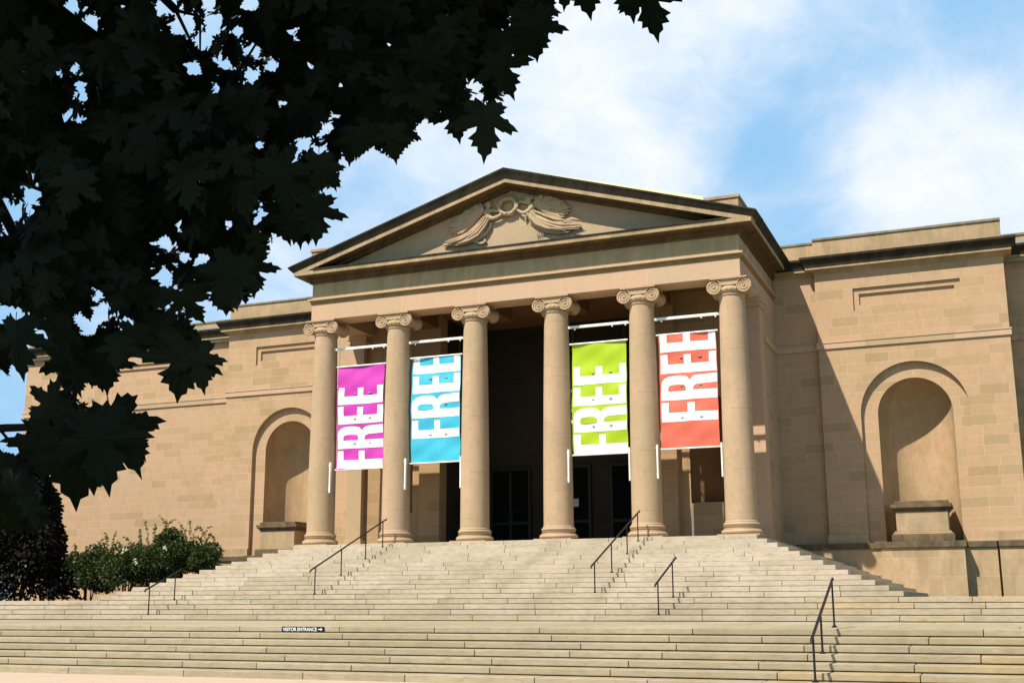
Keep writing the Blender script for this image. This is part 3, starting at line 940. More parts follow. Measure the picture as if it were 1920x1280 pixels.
# dark loggia behind the opening with its bronze doors
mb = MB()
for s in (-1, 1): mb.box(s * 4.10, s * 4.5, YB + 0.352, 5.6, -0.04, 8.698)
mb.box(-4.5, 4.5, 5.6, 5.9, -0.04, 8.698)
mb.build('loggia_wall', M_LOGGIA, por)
mb = MB()
mb.box(-7.42, 7.42, A + 0.002, 5.9, 8.70, 8.85)
for i in range(6):
    x = (i - 2.5) * CS
    mb.box(x - 0.36, x + 0.36, A + 0.002, YB - 0.26, 8.22, 8.699)
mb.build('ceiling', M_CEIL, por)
for xd in (-2.45, 0.0, 2.45):
    fr = MB()
    fr.box(xd - 0.85, xd - 0.74, 5.46, 5.598, -0.03, 3.1); fr.box(xd + 0.74, xd + 0.85, 5.46, 5.598, -0.03, 3.1)
    fr.box(xd - 0.74, xd + 0.74, 5.46, 5.598, 2.98, 3.1); fr.box(xd - 0.05, xd + 0.05, 5.47, 5.598, -0.03, 2.98)
    for z in (0.0, 0.9): fr.box(xd - 0.74, xd + 0.74, 5.48, 5.598, z, z + 0.1)
    d = fr.build('door', M_BRONZE, por)
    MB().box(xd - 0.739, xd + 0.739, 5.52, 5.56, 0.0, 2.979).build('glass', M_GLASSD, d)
    hb = MB(); hb.tube([(xd + 0.12, 5.44, 0.95), (xd + 0.12, 5.42, 1.0), (xd + 0.12, 5.42, 1.35), (xd + 0.12, 5.44, 1.4)], 0.018, 8)
    hb.build('handle', M_BRONZE, d, smooth=True)
nt = MB().box(0.10, 0.36, 5.445, 5.452, 1.50, 1.80).build('door_notice', simple('notice_paper', (0.55, 0.56, 0.55), 0.7, 0.05), None)
tag(nt, 'small pale notice fixed to the dark entrance door', 'notice')

# hanging dark banner inside with white round lettering, mostly behind the lime banner
# ------------------------------------------------------------------ niche pedestals
def pedestal():
    r = thing('stone_pedestal', '', 'pedestal', (XC, 5.0, ZB))
    y0, y1 = 4.92, 6.3
    def b(mb, hw, f, z0, z1): mb.box(XC - hw, XC + hw, y0 - f, y1, ZB + z0, ZB + z1)
    mb = MB(); b(mb, 1.0, 0.12, 0.004, 0.24); mb.build('plinth', M_LEDGE, r, bevel=0.015)
    mb = MB(); b(mb, 0.95, 0.08, 0.242, 0.29); b(mb, 0.90, 0.04, 0.292, 0.35); b(mb, 0.83, 0.0, 0.352, 1.0); mb.build('body', M_PEDBODY, r, bevel=0.015)
    mb = MB(); b(mb, 0.86, 0.03, 1.002, 1.06); b(mb, 0.91, 0.07, 1.062, 1.12); b(mb, 0.97, 0.12, 1.122, 1.25); b(mb, 0.86, 0.02, 1.252, 1.36); mb.build('cap', M_LEDGE, r, bevel=0.015)
    return r


p1 = pedestal(); p1['label'] = 'empty stone pedestal with dark cap in the niche right of the stair, fully in view'
p2 = copy_tree(p1); p2.location.x = -XC; p2['label'] = 'empty stone pedestal with dark cap in the left niche, partly behind a column'
for p in (p1, p2): p['group'] = 'empty pedestals in the wing niches'

# ------------------------------------------------------------------ banners
BW, BH = 1.92, 3.76


def letters():
    """outlines of F R E E in a frame where u runs up the banner (reading direction) and v runs left (cap height BW)"""
    st, ar = 0.30, 0.235                      # stem and arm thickness
    H = BW - 0.07
    F = [(0, 0), (st, 0), (st, H / 2 - ar / 2 - .06), (0.62, H / 2 - ar / 2 - .06), (0.62, H / 2 + ar / 2 - .06), (st, H / 2 + ar / 2 - .06), (st, H - ar), (0.64, H - ar), (0.64, H), (0, H)]
    E = [(0, 0), (0.64, 0), (0.64, ar), (st, ar), (st, H / 2 - ar / 2 + .02), (0.60, H / 2 - ar / 2 + .02), (0.60, H / 2 + ar / 2 + .02), (st, H / 2 + ar / 2 + .02), (st, H - ar), (0.64, H - ar), (0.64, H), (0, H)]
    # R as outer outline with the bowl counter cut through a bridge
    R = [(0, 0), (st, 0), (st, H * .42)]
    R += [(0.40, H * .42), (0.455, H * .40), (0.50, H * .34), (0.52, 0), (0.82, 0), (0.80, H * .33), (0.77, H * .41), (0.70, H * .455), (0.62, H * .475)]
    R += [(0.70, H * .50), (0.77, H * .55), (0.80, H * .62), (0.81, H * .74), (0.79, H * .86), (0.73, H * .94), (0.64, H * .985), (0.52, H), (0, H)]
    C = [(st, H * .555), (0.43, H * .555), (0.49, H * .59), (0.505, H * .65), (0.505, H * .78), (0.49, H * .84), (0.43, H * .875), (st, H * .875)]
    return F, R, E, C, H


def clip_u(poly, lo, hi):
    for bound, keep in ((lo, lambda p: p[0] >= lo - 1e-9), (hi, lambda p: p[0] <= hi + 1e-9)):
        outp = []
        for a, b in zip(poly, poly[1:] + poly[:1]):
            if keep(a): outp.append(a)
            if keep(a) != keep(b):
                t = (bound - a[0]) / (b[0] - a[0]); outp.append((bound, a[1] + t * (b[1] - a[1])))
        poly = outp
        if len(poly) < 3: return []
    return poly


def cloth_y(u, w, ph):
    return 0.035 * math.sin(1.7 * u + ph) + 0.016 * math.sin(5.3 * u + 2.2 * w + ph * 2) + 0.018 * math.sin(3.0 * w + ph + 0.6 * u) + 0.008 * math.sin(9 * u - 6 * w + ph)


def banner(xc, ztop, col, deep, u0, label, ph, fold=False):
    zb = ztop - BH
    root = thing('hanging_banner', label, 'banner', (xc, 0, zb), 'vertical FREE banners between the columns')
    m, N = mat('banner_fabric')
    pos = N.n('ShaderNodeNewGeometry').outputs['Position']
    nz = N.noise(N.scale(pos, (6, 6, 1.2)), 1.0, 4, 0.5)
    weave = N.noise(pos, 120, 2, 0.5)
    c = N.mix(nz, deep, col)
    b = N.n('ShaderNodeBsdfPrincipled', None, Base_Color=c, Roughness=0.6)
    b.inputs['Specular IOR Level'].default_value = 0.25
    bn = N.n('ShaderNodeBump', None, Height=N.m('ADD', nz, N.m('MULTIPLY', weave, .1)), Distance=0.02, Strength=0.35)
    N.t.links.new(bn.outputs[0], b.inputs['Normal'])
    tr = N.n('ShaderNodeBsdfTranslucent', None, Color=c)
    ms = N.n('ShaderNodeMixShader', None, _0=0.12, _1=b.outputs[0], _2=tr.outputs[0])
    N.n('ShaderNodeOutputMaterial', None, Surface=ms.outputs[0])
    # cloth as a thin two-sided sheet
    nu, nw = 60, 16
    mb = MB()
    for side, off in ((0, 0.0), (1, 0.006)):
        vs = []
        for i in range(nu + 1):
            for j in range(nw + 1):
                u = BH * i / nu; w = BW * (j / nw - .5)
                vs.append((xc + w, cloth_y(u, w, ph) + off, zb + u))
        mb.add(vs, [(i * (nw + 1) + j, i * (nw + 1) + j + 1, (i + 1) * (nw + 1) + j + 1, (i + 1) * (nw + 1) + j) for i in range(nu) for j in range(nw)])
    fab = mb.build('fabric', m, root, smooth=True, angle=80, fix=False)
    F, R, E, C, H = letters()
    gap = 0.075
    x = u0
    bm = bmesh.new()
    def addpoly(poly, x, hole=None):
        poly = clip_u([(p[0] + x, p[1]) for p in poly], 0.0, BH)
        if not poly: return
        # strips so that the sheet follows the cloth
        vs = [bm.verts.new((xc + BW / 2 - 0.02 - p[1], 0, zb + p[0])) for p in poly]
        bm.faces.new(vs)
    pitch = [0.64 + gap, 0.82 + gap, 0.64 + gap]
    pos_ = [x, x + pitch[0], x + pitch[0] + pitch[1], x + sum(pitch)]
    addpoly(F, pos_[0])
    addpoly(R, pos_[1]); addpoly(E, pos_[2]); addpoly(E, pos_[3])
    bm.normal_update()
    bmesh.ops.triangulate(bm, faces=bm.faces[:])
    for it in range(7):
        long_ = [e for e in bm.edges if e.calc_length() > 0.075]
        if not long_: break
        bmesh.ops.subdivide_edges(bm, edges=long_, cuts=1)
        bm.normal_update()
        bmesh.ops.triangulate(bm, faces=[f for f in bm.faces if len(f.verts) > 3])
    me = bpy.data.meshes.new('lettering')
    for v in bm.verts: v.co.y = cloth_y(v.co.z - zb, v.co.x - xc, ph) - 0.007
    bm.to_mesh(me); bm.free(); me.materials.append(M_LETTER)
    lo = bpy.data.objects.new('lettering', me); COL.objects.link(lo); lo.parent = fab
    lo.matrix_parent_inverse = world_of(fab).inverted()
    # counter of the R in the cloth colour
    poly = clip_u([(p[0] + pos_[1], p[1]) for p in C], 0, BH)
    cm = MB(); n = len(poly)
    cm.add([(xc + BW / 2 - 0.02 - p[1], cloth_y(p[0], BW / 2 - 0.02 - p[1], ph) - 0.016, zb + p[0]) for p in poly], [tuple(range(n))])
    cm.build('letter_counter', m, fab, fix=False)
    # wind slits: small hanging flaps
    for uu in ((2.75, 1.85, 0.95) if u0 < .3 else (3.0, 2.05, 1.0)):
        for ww in (-0.22, 0.40):
            fl = MB()
            c0 = Vector((xc + ww, cloth_y(uu, ww, ph) - 0.012, zb + uu))
            arc = [(c0.x + 0.065 * math.cos(math.pi + math.pi * t / 8), c0.y - 0.028 * math.sin(math.pi * t / 8), c0.z + 0.035 * math.sin(math.pi + math.pi * t / 8)) for t in range(9)]
            fl.add(arc + [(p[0], c0.y + 0.002, c0.z) for p in arc], [(t, t + 1, t + 10, t + 9) for t in range(8)])
            fl.build('wind_flap', M_FLAP, fab, fix=False)
    rm = MB(); rm.tube([(xc - BW / 2 - 0.07, 0, ztop + 0.02), (xc + BW / 2 + 0.07, 0, ztop + 0.02)], 0.028, 10); rm.build('top_rod', M_WHITE, root, smooth=True)
    rm = MB(); rm.tube([(xc - BW / 2 - 0.05, 0, zb - 0.01), (xc + BW / 2 + 0.10, 0, zb - 0.01)], 0.026, 10); rm.build('bottom_rod', M_WHITE, root, smooth=True)
    for dx in (-BW / 2 + 0.05, BW / 2 - 0.05): MB().tube([(xc + dx, 0, ztop + 0.02), (xc + dx, 0, 7.10)], 0.006, 5).build('cord', M_IRON, root)
    return root


M_FLAP = simple('flap_shadow_side', (0.25, 0.22, 0.20), 0.7, 0.1)
M_LETTER = simple('white_print', (0.82, 0.82, 0.80), 0.6, 0.03, 2, 0, 0.2)
banner(-6.08, 6.44, (.60, .06, .47), (.53, .045, .41), 0.03, 'magenta hanging banner with white upright FREE lettering', 0.3)
banner(-3.05, 6.53, (.07, .52, .72), (.05, .45, .66), 0.86, 'sky blue hanging banner with white FREE lettering cut off at the top', 1.4)
banner(3.02, 6.52, (.42, .60, .025), (.36, .53, .015), 0.03, 'lime green hanging banner with white FREE lettering', 2.2)
banner(6.06, 6.57, (.74, .17, .115), (.67, .14, .09), 0.86, 'red hanging banner with white FREE lettering cut off at the top', 3.1)
# rods that carry the banners, and upright brackets on the column sides
for xa, xb, lab in ((-7.2, -5.0, 'white square rod above the magenta banner'), (-4.14, -1.95, 'white square rod above the sky blue banner'),
                    (1.93, 4.15, 'white square rod above the lime green banner'), (4.97, 7.2, 'white square rod above the red banner')):
    o = MB().box(xa, xb, -0.04, 0.04, 7.09, 7.175)
    for t in (0.12, 0.72, 0.93): o.ball((xa + (xb - xa) * t, -0.02, 7.05), 0.032, 1, 1, 1, 8, 6)
    tag(o.build('banner_rod', M_WHITE), lab, 'rod', 'rods holding the banners')
for x, y, lab in ((-7.12, -0.25, 'white upright bracket on the leftmost column'), (-4.08, -0.25, 'white upright bracket left of the sky blue banner'), (-2.06, 0.0, 'white upright bracket right of the sky blue banner'),
               (1.99, -0.25, 'white upright bracket left of the lime green banner'), (4.02, 0.0, 'white upright bracket right of the lime green banner'), (5.03, -0.25, 'white upright bracket left of the red banner'), (7.07, 0.0, 'white upright bracket right of the red banner')):
    xc_ = (round(x / CS - .5) + .5) * CS
    o = MB().box(x - 0.026, x + 0.026, y - 0.05, y + 0.05, 1.83, 2.92)
    for z in (1.95, 2.80): o.box(x, xc_ + (0.40 if x > xc_ else -0.40), y - 0.012, y + 0.04, z, z + 0.03)
    tag(o.build('banner_bracket', M_WHITE, bevel=0.006), lab, 'bracket', 'brackets on the columns')
# white lettered poster hanging inside, only its edge shows beside the lime banner
po = thing('hanging_poster', 'dark poster with white rings half hidden behind the lime banner', 'poster', (2.0, 2.0, 3.9))
MB().box(1.24, 2.5, 2.0, 2.012, 3.9, 5.6).build('sheet', M_BRONZE, po)
mb = MB()
for z, r in ((5.05, .30), (4.40, .26)): mb.tube([(1.45 + r * .75 * math.cos(2 * math.pi * t / 24), 1.99, z + r * math.sin(2 * math.pi * t / 24)) for t in range(25)], 0.05, 6, False)
mb.build('printed_ring', M_LETTER, po)

# ------------------------------------------------------------------ sign on the stair
sg = thing('entrance_sign', 'black sign reading VISITOR ENTRANCE with white arrow on the step riser', 'sign', (0.8, -14.42, -2.6))
SXA, SXB, SZA, SZB = 0.265, 1.325, -2.634, -2.523
MB().box(SXA, SXB, -14.43, -14.402, SZA, SZB).build('plate', M_IRON, sg)
cu = bpy.data.curves.new('sign_text', 'FONT')
cu.body = 'VISITOR ENTRANCE'
cu.size = 0.102; cu.extrude = 0.001; cu.space_character = 0.95; cu.offset = 0.0012
to = bpy.data.objects.new('tmp', cu); COL.objects.link(to)
bpy.context.view_layer.update()
me = bpy.data.meshes.new_from_object(to.evaluated_get(bpy.context.evaluated_depsgraph_get()))
bpy.data.objects.remove(to)
xs = [v.co.x for v in me.vertices]
sx = 0.86 / (max(xs) - min(xs))
for v in me.vertices:
    x, y, z = v.co
    v.co = (SXA + 0.03 + (x - min(xs)) * sx, -14.4325 - z, SZA + 0.019 + y * 1.0)
me.materials.clear(); me.materials.append(M_LETTER)
lo = bpy.data.objects.new('sign_lettering', me); COL.objects.link(lo); lo.parent = sg; lo.matrix_parent_inverse = world_of(sg).inverted()
mb = MB(); xr = SXB - 0.135; zc = (SZA + SZB) / 2
mb.prism([(xr, zc - .010), (xr + .06, zc - .010), (xr + .06, zc - .032), (xr + .105, zc), (xr + .06, zc + .032), (xr + .06, zc + .010), (xr, zc + .010)], -14.433, -14.431)
mb.build('arrow', M_LETTER, sg)


# ------------------------------------------------------------------ handrails
def handrail(label, top, bot, posts):
    """top/bot: rail ends (x,y,z); posts: (y, floor z)"""
    r = thing('handrail', label, 'handrail', (posts[-1][0] and top[0], posts[-1][0], posts[-1][1]), 'black iron handrails on the stair')
    t, b = Vector(top), Vector(bot)
    d = (t - b).normalized()
    mb = MB()
    q = b - Vector((0, 0, 0.05)) - d * 0.02
    mb.tube([q, b, b + d * 0.02, t - d * 0.02, t + d * 0.05, t + d * 0.05 - Vector((0, 0, 0.04))], 0.026, 10)
    mb.build('rail', M_IRON, r, smooth=True, angle=60)
    for y, z in posts:
        f = (y - b.y) / (t.y - b.y)
        p = b + (t - b) * f
        mb = MB()
        mb.tube([(p.x, y, z), (p.x, y, p.z)], 0.019, 8)
        mb.lathe([(0.055, 0), (0.055, 0.02), (0.03, 0.035), (0.022, 0.06)], (p.x, y, z), 12)
        mb.build('post', M_IRON, r, smooth=True, angle=40)
    return r


def tz(k): return SZ0 - SR * k
def ty(k): return SY0 - ST * k + 0.13


handrail('long black handrail of the upper flight below the second column from the left', (-4.48, -0.90, 0.76), (-4.5, -5.62, -1.06), [(ty(1), tz(1)), (ty(4), tz(4)), (ty(8), tz(8)), (ty(12), tz(12))])
handrail('long black handrail of the upper flight below the fifth column, left of the red banner', (4.55, -0.90, 0.76), (4.5, -5.62, -1.06), [(ty(1), tz(1)), (ty(4), tz(4)), (ty(8), tz(8)), (ty(12), tz(12))])
zw = lambda j: Z13 - 0.1475 * j
yw_ = lambda j: -5.862 - 0.40 * j + 0.14
handrail('short black handrail on the wide steps right of the centre', (6.84, -5.45, -0.88), (6.72, -7.12, -1.60), [(yw_(0), zw(0)), (yw_(3), zw(3))])
handrail('short black handrail on the wide steps at the left, in front of the shrubs', (-9.42, -5.5, -0.98), (-9.44, -7.12, -1.62), [(yw_(0), zw(0)), (yw_(3), zw(3))])
handrail('three-post black handrail on the lowest flight in the right foreground', (11.90, -12.9, -1.60), (12.07, -17.25, -2.63), [(-13.05, ZL), (-15.58, ZL - .13 * 3), (-17.0, ZL - .13 * 6)])


# ------------------------------------------------------------------ foliage
def leaf_mat(name, base, tip, trans=0.25, rough=0.5):
    m, N = mat(name)
    g = N.n('ShaderNodeNewGeometry')
    c = N.mix(g.outputs['Random Per Island'], base, tip)
    b = N.n('ShaderNodeBsdfPrincipled', None, Base_Color=c, Roughness=rough)
    b.inputs['Specular IOR Level'].default_value = 0.25
    t = N.n('ShaderNodeBsdfTranslucent', None, Color=c)
    ms = N.n('ShaderNodeMixShader', None, _0=trans, _1=b.outputs[0], _2=t.outputs[0])
    N.n('ShaderNodeOutputMaterial', None, Surface=ms.outputs[0])
    return m


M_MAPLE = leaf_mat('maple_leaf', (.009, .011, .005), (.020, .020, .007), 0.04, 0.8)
M_BARK = simple('tree_bark', (0.018, 0.014, 0.010), 0.9, 0.4, 8, bump=0.6)
M_SHRUB = leaf_mat('shrub_leaf', (.022, .040, .010), (.060, .085, .018), 0.2)
M_YOUNG = leaf_mat('young_shoot_leaf', (.09, .12, .03), (.16, .17, .04), 0.3)
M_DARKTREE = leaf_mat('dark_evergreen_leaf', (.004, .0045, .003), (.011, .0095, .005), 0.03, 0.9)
M_BLOOM = simple('cream_bloom', (0.62, 0.60, 0.40), 0.7, 0.1)

HALF = [(0.012, 0.0), (0.10, -.06), (.20, -.15), (.235, -.07), (.36, -.10), (.38, -.03), (.50, -.02), (.40, .06), (.42, .115), (.25, .165), (.40, .235), (.50, .225), (.52, .305), (.635, .345), (.74, .46), (.60, .45), (.585, .53),
        (.46, .47), (.38, .50), (.18, .43), (.215, .575), (.35, .66), (.245, .69), (.285, .80), (.155, .80), (.15, .90), (.06, .95), (0.0, 1.12)]
LEAF = HALF[:-1] + [HALF[-1]] + [(-x, y) for x, y in reversed(HALF[:-1])]


def put_leaf(V, F, base, tipdir, normal, size, rnd, stem=True, wob=True):
    t = tipdir.normalized()
    n = (normal - t * normal.dot(t))
    if n.length < 1e-3: n = t.orthogonal()
    n.normalize()
    s = t.cross(n)
    curl = rnd.uniform(0.02, 0.32); fold = rnd.uniform(-0.05, 0.40); asym = rnd.uniform(0.85, 1.12); wx = rnd.uniform(.85, 1.1)
    o = len(V)
    for x, y in LEAF:
        xx = x * wx * (asym if x > 0 else 2 - asym)
        z = -curl * y * y - fold * abs(xx) * 0.7 + (rnd.uniform(-.02, .02) if wob else 0)
        V.append(base + (s * xx + t * y + n * z) * size)
    c = len(V)
    V.append(base + (t * 0.34 - n * curl * 0.12) * size)
    m = len(LEAF)
    for i in range(m): F.append((o + i, o + (i + 1) % m, c))
    if stem:                                     # petiole
        a = base; b = base - t * size * rnd.uniform(.08, .2) + Vector((0, 0, 1)) * size * rnd.uniform(.03, .12)
        w = s * 0.010 * size; w2 = n * 0.010 * size
        q = len(V)
        V += [a - w, a + w, b + w, b - w, a - w2, a + w2, b + w2, b - w2]
        F += [(q, q + 1, q + 2, q + 3), (q + 4, q + 5, q + 6, q + 7)]


def quick_mesh(name, V, F, m_, parent=None):
    me = bpy.data.meshes.new(name); me.from_pydata([tuple(v) for v in V], [], F); me.materials.append(m_)
    o = bpy.data.objects.new(name, me); COL.objects.link(o)
    if parent:
        o.parent = parent; o.matrix_parent_inverse = world_of(parent).inverted()
    return o


def inside(p, poly):
    x, y = p; r = False
    j = len(poly) - 1
    for i in range(len(poly)):
        xi, yi = poly[i]; xj, yj = poly[j]
        if (yi > y) != (yj > y) and x < (xj - xi) * (y - yi) / (yj - yi) + xi: r = not r
        j = i
    return r


def ray(x, y): return (CF + CR * ((x - PPX) / FPX) - CU * ((y - PPY) / FPX))
def toview(P):
    d = P - CAMP; z = d.dot(CF)
    return (PPX + FPX * d.dot(CR) / z, PPY - FPX * d.dot(CU) / z)


# the drooping sprays of the near maple, as outlines of where its crown hangs in the view
SPRAYS = [
    [(-150, -120), (1000, -120), (1036, 8), (1042, 30), (1026, 76), (1003, 118), (960, 100), (948, 128), (932, 128), (955, 186), (915, 205), (850, 228), (806, 226), (768, 246), (748, 290),
     (738, 306), (700, 278), (672, 300), (655, 310), (632, 286), (648, 332), (634, 356), (600, 358), (616, 426), (592, 460), (548, 460), (520, 446), (480, 510), (478, 556), (432, 592),
     (404, 578), (384, 545), (338, 540), (340, 566), (376, 612), (378, 655), (310, 672), (236, 676), (202, 738), (138, 716), (118, 690), (60, 640), (48, 592), (20, 575), (-150, 575)],
    [(-150, 590), (20, 590), (30, 610), (50, 656), (40, 676), (24, 712), (-2, 690), (-150, 690)],
    [(100, 640), (150, 640), (150, 690), (140, 742), (170, 756), (205, 768), (238, 805), (256, 850), (226, 848), (204, 888), (180, 882), (152, 915), (130, 926), (106, 905), (86, 888), (90, 850), (75, 830), (60, 802), (80, 768), (104, 735)],
    [(-150, 835), (20, 835), (60, 870), (92, 948), (110, 985), (60, 1000), (-150, 1000)],
]
HOLES = [(130, 22, 9), (172, 40, 12), (173, 60, 10), (135, 4, 8), (316, 10, 19), (392, 6, 12), (345, 48, 20), (402, 40, 14), (385, 75, 14), (364, 130, 12), (422, 122, 9), (470, 6, 16), (446, 60, 8), (470, 142, 11),
         (150, 163, 5), (154, 184, 6), (140, 130, 5), (110, 135, 5), (126, 218, 6), (147, 226, 5), (57, 338, 8), (60, 365, 16), (58, 396, 7), (24, 398, 10), (16, 428, 9), (10, 380, 7), (310, 456, 11), (284, 456, 4),
         (502, 398, 13), (528, 398, 14), (488, 412, 9), (570, 272, 8), (600, 285, 10), (550, 300, 6), (485, 273, 6), (512, 122, 8), (583, 122, 6), (532, 195, 5), (428, 422, 6), (340, 416, 5), (890, 160, 10), (895, 185, 8), (640, 160, 6), (730, 84, 4), (965, 36, 5),
         (946, 72, 7), (310, 520, 14), (380, 490, 9), (345, 485, 7), (420, 505, 5), (186, 552, 7), (190, 590, 14), (240, 606, 11), (168, 615, 12), (28, 592, 16), (40, 622, 16), (62, 625, 10), (80, 628, 8), (322, 580, 9), (150, 596, 5), (90, 810, 7), (78, 800, 5), (130, 785, 5), (70, 858, 4), (90, 875, 4),
         (15, 415, 8), (230, 10, 4), (545, 60, 6), (480, 100, 7), (462, 96, 5), (406, 164, 4), (630, 215, 6), (612, 245, 6)]
HOLES = [(x, y, r * 0.72) for x, y, r in HOLES]
tree = thing('maple_tree', 'dark maple hanging its leafy branches over the upper left', 'tree', (9.2, -36.4, GZ))
rl = random.Random(21)
V, F = [], []
anch = []
SHADE = -SUN_L
made = 0
CELL = 9


def leaf_ok(v, poly):
    pts = [toview(q) for q in v[:55]]
    for sxy in pts[::2]:
        if sxy[0] > -140 and sxy[1] > -110 and not inside(sxy, poly): return None
    for hx, hy, hr in HOLES:
        for sxy in pts:
            if abs(sxy[0] - hx) < hr and abs(sxy[1] - hy) < hr: return None
        if inside((hx, hy), pts): return None
    return pts


for spi, poly in enumerate(SPRAYS):
    x0 = min(p[0] for p in poly); x1 = max(p[0] for p in poly); y0 = min(p[1] for p in poly); y1 = max(p[1] for p in poly)
    cells = {}
    for i in range(int(x0 // CELL), int(x1 // CELL) + 1):
        for j in range(int(y0 // CELL), int(y1 // CELL) + 1):
            c = (i * CELL + CELL / 2, j * CELL + CELL / 2)
            if inside(c, poly) and not any(abs(c[0] - h[0]) < h[2] and abs(c[1] - h[1]) < h[2] for h in HOLES): cells[(i, j)] = 0
    for rnd_ in range(7):
        keys = [k for k, n_ in cells.items() if n_ == 0 or (rnd_ < 2 and rl.random() < 0.10)]
        rl.shuffle(keys)
        for k in keys:
            if cells[k] > (2 if rnd_ < 2 else 0): continue
            px, py = k[0] * CELL + rl.uniform(0, CELL), k[1] * CELL + rl.uniform(0, CELL)
            for att in range(3):
                dep = rl.uniform(2.7, 4.2) + rnd_ * 0.28
                size = rl.uniform(0.06, 0.125) * (1.0 if rnd_ < 2 else 0.88 ** (rnd_ - 1))
                P = CAMP + ray(px, py) * dep
                a = rl.gauss(0, 0.60)
                tip = (Vector((0, 0, -1)) * math.cos(a) + CR * math.sin(a) + CF * rl.gauss(0, 0.40)).normalized()
                nor = (-CF + CR * rl.gauss(0, 0.5) + Vector((0, 0, 1)) * rl.uniform(-.3, .8)).normalized()
                v, f = [], []
                put_leaf(v, f, P - tip * size * .45, tip, nor, size, rl, stem=rl.random() < .25)
                pts = leaf_ok(v, poly)
                if pts: break
            if not pts: continue
            o = len(V); V += v; F += [tuple(i + o for i in q) for q in f]
            made += 1
            if made % 15 == 0 and spi == 0 and py < 480: anch.append(P)
            for i in range(int(min(p[0] for p in pts) // CELL), int(max(p[0] for p in pts) // CELL) + 1):
                for j in range(int(min(p[1] for p in pts) // CELL), int(max(p[1] for p in pts) // CELL) + 1):
                    if (i, j) in cells and inside((i * CELL + CELL / 2, j * CELL + CELL / 2), pts): cells[(i, j)] += 1
print('maple leaves in view', made)
# single leaves standing clear along the edge of the crown: (stalk end, tip, width factor)
EDGE = [((912, 196), (919, 298)), ((352, 640), (326, 756)), ((368, 650), (378, 738)), ((402, 500), (433, 594)), ((468, 480), (479, 562)), ((590, 372), (592, 462)), ((735, 236), (737, 310)), ((762, 230), (750, 290)), ((655, 244), (654, 312)),
        ((668, 240), (673, 304)), ((1092, -70), (1098, 38)), ((1066, -60), (1060, 20)), ((1178, -60), (1190, 40)), ((1206, -40), (1229, 80)), ((1000, 20), (1003, 118)), ((990, 40), (978, 128)), ((940, 60), (947, 128)), ((1010, -20), (1040, 28)), ((1000, 0), (1030, 72)), ((930, 100), (956, 186)),
        ((800, 160), (805, 228)), ((840, 170), (846, 228)), ((610, 300), (633, 358)), ((598, 290), (600, 360)), ((560, 390), (552, 462)), ((140, 780), (130, 966)), ((176, 775), (206, 930)), ((205, 762), (262, 900)), ((232, 790), (274, 868)), ((165, 800), (178, 940)), ((100, 800), (74, 912)), ((112, 742), (32, 806)), ((118, 650), (142, 752)),
        ((150, 690), (140, 745)), ((190, 660), (202, 740)), ((30, 600), (22, 714)), ((10, 620), (44, 678)), ((520, 380), (545, 462)), ((850, 190), (862, 270)), ((440, 480), (408, 582)), ((300, 590), (300, 680)), ((340, 545), (376, 615)), ((250, 610), (236, 680))]
for (bx, by), (tx, ty_) in EDGE:
    dep = rl.uniform(2.5, 3.1)
    B = CAMP + ray(bx, by) * dep
    T = CAMP + ray(tx, ty_) * (dep + rl.uniform(-.02, .03))
    d = T - B
    put_leaf(V, F, B, d, -CF + CR * rl.uniform(-.45, .45) + Vector((0, 0, rl.uniform(-.1, .3))), d.length / 1.10, rl)
# the rest of the crown: overhead, behind and to the left of the viewpoint, high above the path
HLEFT = Vector((-CR.x, -CR.y, 0)).normalized(); HF = Vector((CF.x, CF.y, 0)).normalized()
n_rest = 0
TR = Vector((9.2, -36.4, 0))
while n_rest < 5200:
    if n_rest < 3600:
        px, py = rl.uniform(-700, 1400), rl.uniform(-700, 950)
        P = CAMP + ray(px, py) * rl.uniform(2.4, 5.4) + SHADE * rl.uniform(1.5, 4.6)
    else:
        a = rl.uniform(0, 2 * math.pi); r = 4.6 * math.sqrt(rl.random())
        P = TR + Vector((r * math.cos(a), r * math.sin(a), rl.uniform(0.6, 6.0)))
    d = P - CAMP
    z = d.dot(CF)
    if z > 0.05:
        q = toview(P)
        if -140 < q[0] < 2080 and q[1] > -130: continue
    if d.length < 1.3: continue
    tip = Vector((rl.gauss(0, .5), rl.gauss(0, .5), -0.8)); nor = Vector((rl.gauss(0, .6), rl.gauss(0, .6), 1))
    put_leaf(V, F, P, tip, nor, rl.uniform(0.17, 0.25), rl, stem=False, wob=False)
    n_rest += 1
    if n_rest % 110 == 0: anch.append(P)
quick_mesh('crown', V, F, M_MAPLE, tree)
tb = MB()
tb.tube([(9.2, -36.4, GZ - .1), (9.22, -36.38, GZ + .5), (9.3, -36.35, -1.0), (9.42, -36.3, 1.2), (9.6, -36.2, 3.4), (9.7, -36.1, 5.6)], [.42, .27, .23, .20, .14, .05], 14)
tb.build('trunk', M_BARK, tree, smooth=True, angle=60)
bb = MB()
limb_src = [Vector((9.42, -36.3, 1.0)), Vector((9.5, -36.25, 2.2)), Vector((9.62, -36.2, 3.4))]
hubs = []
for i in range(9):
    pxy = [(120, 60), (330, 20), (620, -60), (900, -140), (60, 350), (130, 640), (420, 250), (-100, 820), (250, -200)][i]
    hubs.append(CAMP + ray(*pxy) * 3.9)
for i, h in enumerate(hubs):
    s = limb_src[i % 3]
    mid = s.lerp(h, 0.5) + Vector((0, 0, 0.5))
    bb.tube([s, s.lerp(mid, .5) + Vector((0, 0, .12)), mid, mid.lerp(h, .5) + Vector((0, 0, .08)), h], [.075, .06, .042, .028, .014], 8)
